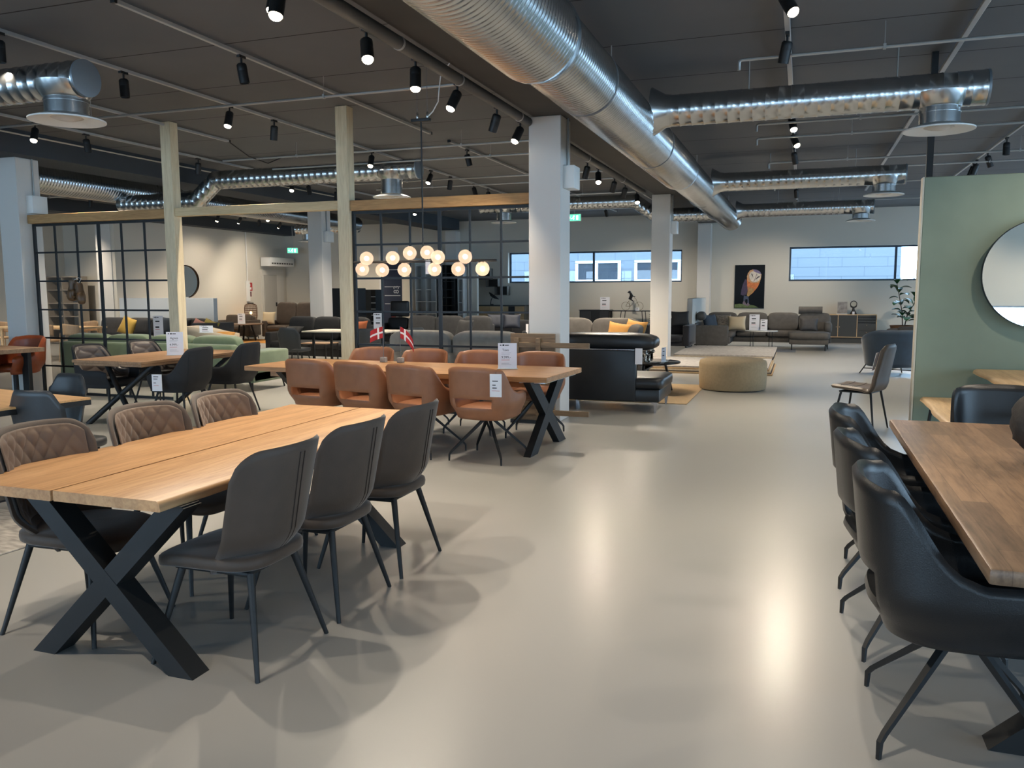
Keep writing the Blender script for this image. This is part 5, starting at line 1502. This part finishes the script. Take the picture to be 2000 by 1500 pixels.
MB().box(-.05, .1, -.0215, -.0205, .62, .84).build('red_patch', mat('sign_red', (150, 40, 48), .6), t); MB().box(.1, .2, -.0215, -.0205, .62, .84).build('white_patch', WSH, t)
o = MB().rbox(-13.05, -12.45, 24.0, 24.2, 0, 2.95, .005, 1).build('wall_partition', WALL_W); tag(o, kind='structure')
o = MB().rbox(-12.05, -11.9, 24.3, 25.9, 0, 2.6, .005, 1).build('wall_partition', WALL); tag(o, kind='structure')
o = MB().rbox(-10.18, -8.95 - .9, 24.6, 24.75, 0, 2.5, .005, 1).build('wall_partition', WALL); tag(o, kind='structure')
o = MB().box(-11.1, -10.82, 18.6, 18.62, 2.1, 3.0).build('hanging_strip', BLACKM); o.location = (-.9, 0, .1)
tag(o, 'black strip hanging in front of the far wall left of the globe lamp', 'banner')
t = thing('dark_cabinet', 'tall black cabinet beside the far white column behind the charcoal sofa', 'cabinet', (-11.9, 20.2, 0))
MB().rbox(-.5, .35, -.25, .25, .0, 1.62, .005, 1).build('carcass', BLACKM, t); MB().box(-.49, -.08, -.262, -.251, .03, 1.6).build('door', BLACK, t); MB().box(-.07, .34, -.262, -.251, .03, 1.6).build('door', BLACK, t)
# ---- exit door, exit signs, hose sign
o = struct('door_1', MB().box(-17.995, -17.93, 24.45, 25.75, 0, 2.30), mat('door_frame_white', (206, 202, 194), .6))
d_ = MB().box(-17.935, -17.915, 24.56, 25.3, 0.02, 2.12).build('door_leaf', mat('door_grey', (176, 172, 164), .6), o)
MB().box(-17.915, -17.87, 25.2, 25.23, 1.0, 1.14).build('door_handle', BLACK, d_)
t = thing('air_curtain', 'white ribbed air curtain box above the exit door', 'air curtain', (-17.72, 25.15, 2.42))
MB().rbox(-.2, .2, -.75, .7, 0, .30, .01).build('casing', WHITE, t)
for k in range(9): MB().box(.2005, .204, -.66 + .145 * k, -.56 + .145 * k, .07, .12).build('grille_slot', mat('slot_grey', (90, 88, 84), .7), t)
GREEN_E = mat('exit_green', (40, 160, 100), .5, emit=1.4, emit_rgb=(90, 220, 160))
def exit_sign(label, x, y, z, rz, rod=.5):
    t = thing('exit_sign', label, 'exit sign', (x, y, z), rz, 'exit signs')
    MB().rbox(-.19, .19, -.03, .03, -.1, .1, .01).build('sign_case', WHITE, t)
    MB().box(-.175, .175, -.0335, -.0305, -.085, .085).build('lit_panel', GREEN_E, t)
    wm = mat('exit_white', (235, 255, 245), .5, emit=1.6)
    pm = MB(); pm.tube([(-.03, -.035, .0), (-.015, -.035, .035)], .013, 8); pm.sphere((-.005, -.036, .058), .012, 10); pm.tube([(-.03, -.035, 0), (-.005, -.035, -.025), (-.02, -.035, -.06)], .008, 6); pm.tube([(-.03, -.035, 0), (-.055, -.035, -.02), (-.08, -.035, -.03)], .008, 6); pm.tube([(-.015, -.035, .03), (.02, -.035, .015)], .007, 6)
    pm.build('running_figure', wm, t)
    MB().box(.06, .11, -.036, -.0335, -.06, .06).build('door_symbol', wm, t)
    MB().prism([(-.15, 0), (-.11, .035), (-.11, -.035)], -.001, .001, M=T(0, -.0345, 0) @ Rx(PI / 2)).build('arrow', wm, t)
    MB().tube([(0, 0, .1), (0, 0, rod)], .008, 6).build('hanging_rod', STEELP, t)
exit_sign('green exit sign hanging above the exit door', -17.2, 25.3, 2.98, .5, .85)
exit_sign('green exit sign hanging under the beam behind the white column', -5.9, 21.9, 3.5, 0, .36)
t = thing('hose_sign', 'small red and white fire hose sign on the wall by the exit door', 'sign', (-17.985, 23.86, 1.5))
MB().box(-.006, .006, -.11, .11, .06, .34).build('red_plate', mat('hose_red', (170, 36, 36), .5), t); MB().box(.006, .008, -.05, .06, .1, .18).build('white_mark', WHITE, t); MB().box(.006, .008, -.06, .0, .21, .3).build('white_mark', WHITE, t)
MB().box(-.006, .006, -.05, .05, -.14, .03).build('dark_plate', mat('dark_red', (90, 30, 30), .5), t)
tag(MB().tube([(-17.97, 23.7, ZC), (-17.97, 23.7, 1.9)], .02, 8).rbox(-17.99, -17.93, 23.62, 23.78, 1.2, 1.9, .005, 1).build('wall_conduit', WHITE), 'white conduit dropping down the exit-door wall', 'conduit')
# ---- light oak tables and chairs far to the side, bookcase
t = thing('dining_table', 'pale oak table with matching chairs beyond the white column', 'table', (-16.6, 14.6, 0))
MB().rbox(-1.3, 1.2, -.45, .45, .70, .74, .003, 1).build('table_top', PALEOAK, t)
for x in (-1.15, 1.05):
    for y in (-.38, .38): MB().tube([(x, y, .70), (x, y, 0)], [.035, .025], 10).build('leg', PALEOAK, t)
CHO = wood('chair_oak', (176, 142, 106), (198, 164, 126), 'Z', 6, .5)
def oak_chair(lab, x, y, rz):
    t = thing('oak_chair', lab, 'chair', (x, y, 0), rz, 'pale oak chairs')
    def f(u, v):
        tt = -1 + 2 * u; ph = tt * 1.15
        return (-.25 * math.cos(ph) + .02, .27 * math.sin(ph), .62 + .22 * v - .04 * abs(tt))
    MB().shell(f, 24, 6, .022).build('backrest', CHO, t, sharp=80)
    MB().puff((.02, 0, .45), (.46, .46, .05), .4, .5).build('seat', CHO, t, sharp=80)
    for sx, sy in ((-1, 1), (-1, -1), (1, 1), (1, -1)):
        MB().tube([(.17 * sx, .19 * sy, .64 if sx < 0 else .45), (.22 * sx, .22 * sy, 0)], [.018, .013], 8).build('leg', CHO, t)
    return t
oak_chair('pale oak chair by the boxing gloves, left of its neighbour at the pale oak table', -16.0, 13.95, PI / 2)
oak_chair('pale oak chair directly below the upright grid bar, at the pale oak table', -15.25, 13.95, PI / 2)
oak_chair('pale oak chair on the far side of the pale oak table', -16.3, 15.3, -PI / 2)
oak_chair('pale oak chair at the end of the pale oak table, left of the white column', -18.2, 14.6, 0)
bookcase('grey-brown bookcase with drawer band at the edge of the view behind the column', -21.4, -20.2, 18.9, 2.0, mat('taupe_shelf', (150, 140, 128), .7), 5, .38, 2)
# ---- signs standing on furniture
def price_sign(label, x, y, z, rz, h=.21, w=.15, title=None, price=None):
    t = thing('price_sign', label, 'sign', (x, y, z), rz)
    MB().rbox(-w / 2, w / 2, -.002, .002, .006, h, .0008, 1).build('sign_card', PAPER, t)
    MB().rbox(-w / 2 - .01, w / 2 + .01, -.03, .03, 0, .006, .002, 1).build('clear_foot', mat('acrylic', (225, 230, 232), .15), t)
    y_ = -.0025
    R = Rx(PI / 2)
    MB().box(-w * .40, -w * .31, y_ - .0004, y_, h * .90, h * .94).build('logo_mark', INK, t)
    MB().box(-w * .26, -w * .16, y_ - .0004, y_, h * .89, h * .95).build('logo_mark', INK, t)
    MB().box(-w * .13, w * .08, y_ - .0004, y_, h * .90, h * .935).build('logo_mark', INK, t)
    if title: text(title, h * .135, T(-w * .28, y_, h * .69) @ R, INK, 'sign_title', t)
    else: MB().box(-w * .28, w * .15, y_ - .0004, y_, h * .70, h * .76).build('sign_title', INK, t)
    if price: text(price, h * .13, T(-w * .32, y_, h * .41) @ R, INK, 'sign_price', t)
    else: MB().box(-w * .3, w * .1, y_ - .0004, y_, h * .42, h * .49).build('sign_price', INK, t)
    MB().box(-w * .32, w * .12, y_ - .0004, y_, h * .34, h * .355).build('red_line', REDINK, t)
    for k, (zz, ww) in enumerate(((.62, .2), (.57, .12), (.22, .1), (.17, .2))):
        MB().box(-w * .32, w * ww, y_ - .0004, y_, h * zz, h * zz + .002).build('fine_print', mat('grey_print', (120, 120, 124), .7), t)
    return t
price_sign('white price sign reading Tava on the brown oak table', -2.79, 7.78, .757, .36, .262, .19, 'Tava', '9.999,-')
price_sign('white price sign reading Agnes on the grey-brown oak table', -7.33, 8.2, .76, .5, .29, .2, 'Agnes', '4.999,-')
price_sign('white card sign lying against the pillows of the sage green sofa', -9.35, 11.2, .86, .4, .12, .22)
price_sign('white sign on the white-topped table above the first small flag', -7.5, 13.75, .79, .4, .34, .2)
price_sign('tall white sign leaning on the slate sofa by the pine post', -14.55, 15.75, .47, .3, .5, .24)
price_sign('small white sign on the round wooden coffee table by the lantern', -16.35, 21.2, .542, .5, .32, .22)
price_sign('tall peach-lit sign on the round white coffee table', -1.12, 21.85, .512, .1, .40, .25)
price_sign('lower white sign on the round white coffee table, right of the tall one', -.88, 21.7, .512, .05, .28, .17)
price_sign('narrow sign seen edge-on upon the round black coffee table', -1.93, 12.35, .468, 1.3, .22, .16)
price_sign('white sign on the far black chest by the white column', -5.85, 25.45, .92, .1, .4, .3)
price_sign('small white card on the black console under the wire bicycle', -4.8, 25.35, .905, .1, .1, .12)
# price tags on the chairs
t = thing('price_tag', 'white price tag with red line hanging on the back of the tan armchair', 'price tag', (-2.47, 6.585, .83), .14)
MB().rbox(-.052, .052, -.003, .003, -.20, 0, .001, 1).build('tag_card', PAPER, t)
for z, w_ in ((-.065, .05), (-.10, .03), (-.125, .04)): MB().box(-.03, -.03 + w_, -.0036, -.003, z, z + .008).build('print_line', INK, t)
MB().box(-.035, .035, -.0036, -.003, -.148, -.145).build('red_line', REDINK, t); MB().tube([(-.005, 0, 0), (0, .02, .03), (.005, 0, 0)], .001, 5).build('tag_string', INK, t)
t = thing('price_tag', 'white price tag hanging on the arm of the black quilted armchair', 'price tag', (-6.86, 7.36, .615), .2)
MB().rbox(-.06, .06, -.003, .003, -.19, 0, .001, 1).build('tag_card', PAPER, t)
for z, w_ in ((-.03, .06), (-.055, .05), (-.10, .03)): MB().box(-.04, -.04 + w_, -.0036, -.003, z, z + .008).build('print_line', INK, t)
MB().box(-.04, .02, -.0036, -.003, -.128, -.125).build('red_line', REDINK, t)
# ---- two table flags
FR = mat('flag_red', (176, 30, 34), .7); FW = mat('flag_white', (232, 228, 224), .7)
def flag(label, x, y, rz, hang):
    t = thing('table_flag', label, 'flag', (x, y, .757), rz)
    MB().rbox(-.033, .033, -.033, .033, 0, .055, .005).build('stone_foot', mat('grey_stone', (150, 146, 142), .8, noise=.15, nscale=40), t)
    MB().tube([(0, 0, .05), (0, 0, .40)], .004, 8).build('flag_pole', mat('pole_grey', (90, 88, 86), .5), t)
    # cloth with the cross as its own strips
    W_, H_ = .17, .125
    def f(u, v, off=0):
        xx = -W_ * u; zz = .27 + H_ * v
        sag = -hang * u * u * W_ - (.03 * u)
        return (xx * (1 - .12 * u), .02 * math.sin(u * 5 + v) * u + off, zz + sag)
    MB().shell(lambda u, v: f(u, v), 20, 12, .0016).build('flag_cloth', FR, t, sharp=80)
    for s in (-1, 1):
        MB().shell(lambda u, v, s=s: f(u, .43 + .16 * v, s * .0013), 20, 3, .0008).build('cross_stripe', FW, t, sharp=80)
        MB().shell(lambda u, v, s=s: f(.30 + .13 * u, v, s * .0015), 3, 12, .0008).build('cross_stripe', FW, t, sharp=80)
    return t
flag('small red and white cross flag spread out towards the pine post', -4.38, 8.12, .1, .15)
flag('small red and white cross flag hanging limp beside the spread one', -4.17, 8.12, PI + .1, .75)
# ---- building across the yard, seen through the high windows
t = thing('neighbour_building', 'pale grey panel building with white windows outside the far windows', 'building', (-8.0, 34, 0))
PANELM = mat('facade_panel', (98, 106, 116), .7)
MB().box(-22, 11.45, 0, 6, -.5, 9).build('facade_panels', PANELM, t)
sm = MB(); SEAM = mat('facade_seam', (70, 78, 86), .8)
for k in range(9): MB().box(-22, 11.46, -.004, .0, .95 + .36 * k, .958 + .36 * k).build('panel_seam', SEAM, t)
for r in range(8):
    for k in range(12):
        x = -5 + 1.6 * k + (.8 if r % 2 else 0)
        if x < 11.4: MB().box(x, x + .008, -.004, 0, .958 + .36 * r, 1.31 + .36 * r).build('panel_seam', SEAM, t)
WF = mat('white_window_frame', (214, 216, 216), .6); WG = mat('dark_window_glass', (52, 58, 66), .1)
for x0 in (-1.1, 1.42, 3.6):
    x1 = x0 + (1.95 if x0 < 0 else 1.9)
    fo = MB()
    for a in ((x0, x1, 2.66, 2.76), (x0, x1, 1.80, 1.98), (x0, x0 + .12, 1.96, 2.68), (x1 - .12, x1, 1.96, 2.68)): fo.box(a[0], a[1], -.06, -.001, a[2], a[3])
    fo.box(x0 + .86, x0 + .98, -.06, -.001, 1.96, 2.68)
    w_ = fo.build('facade_window', WF, t)
    MB().box(x0 + .1, x1 - .1, -.02, -.0015, 1.96, 2.68).build('glazing', WG, w_)
struct('ground', MB().box(-40, 40, YF + .4, 90, -.3, -.02), mat('yard_paving', (150, 152, 154), .9))
t = thing('bare_tree', 'bare bush showing beyond the corner of the pale grey building', 'tree', (5.6, 46, 0))
rnd = random.Random(3)
b_ = MB()
for k in range(60):
    a_ = rnd.uniform(-1.1, 1.1); L_ = rnd.uniform(1.5, 3.3)
    b_.tube([(rnd.uniform(-.4, .4), 0, 0), (math.sin(a_) * L_ * .5, rnd.uniform(-.4, .4), L_ * .55), (math.sin(a_) * L_ * 1.1, rnd.uniform(-.6, .6), L_)], [.05, .025, .006], 5)
b_.build('twigs', mat('twig', (110, 116, 120), .9), t)
# ---------------------------------------------------------------- daylight
w = bpy.data.worlds.new('sky'); scene.world = w; w.use_nodes = True
bg = w.node_tree.nodes['Background']
bg.inputs['Color'].default_value = (.52, .77, 1.0, 1); bg.inputs['Strength'].default_value = 7.0
def portal(loc, rot, sx, sy):
    ld = bpy.data.lights.new('window_portal', 'AREA'); ld.shape = 'RECTANGLE'; ld.size = sx; ld.size_y = sy
    ld.cycles.is_portal = True
    o = bpy.data.objects.new('window_portal', ld); COL.link(o); o.location = loc; o.rotation_euler = rot
for h0, h1, q0, q1 in WINS_R:
    portal((XR + .32, (h0 + h1) / 2, (q0 + q1) / 2), (0, PI / 2, 0), q1 - q0, h1 - h0)
for h0, h1, q0, q1 in WINS_B:
    portal(((h0 + h1) / 2, YB - .32, (q0 + q1) / 2), (PI / 2, 0, 0), h1 - h0, q1 - q0)
for h0, h1, q0, q1 in WINS_F:
    portal(((h0 + h1) / 2, YF + .32, (q0 + q1) / 2), (-PI / 2, 0, 0), h1 - h0, q1 - q0)
scene.view_settings.view_transform = 'Standard'
scene.view_settings.look = 'None'
scene.view_settings.gamma = 1.0
scene.view_settings.use_curve_mapping = False
scene.view_settings.exposure = 0.6
scene.cycles.use_denoising = True
scene.cycles.max_bounces = 8
scene.cycles.diffuse_bounces = 4
scene.cycles.glossy_bounces = 4
scene.cycles.transparent_max_bounces = 12
scene.cycles.sample_clamp_indirect = 6.0
scene.cycles.caustics_reflective = False
scene.cycles.caustics_refractive = False
scene.cycles.use_adaptive_sampling = True
scene.cycles.adaptive_threshold = 0.03
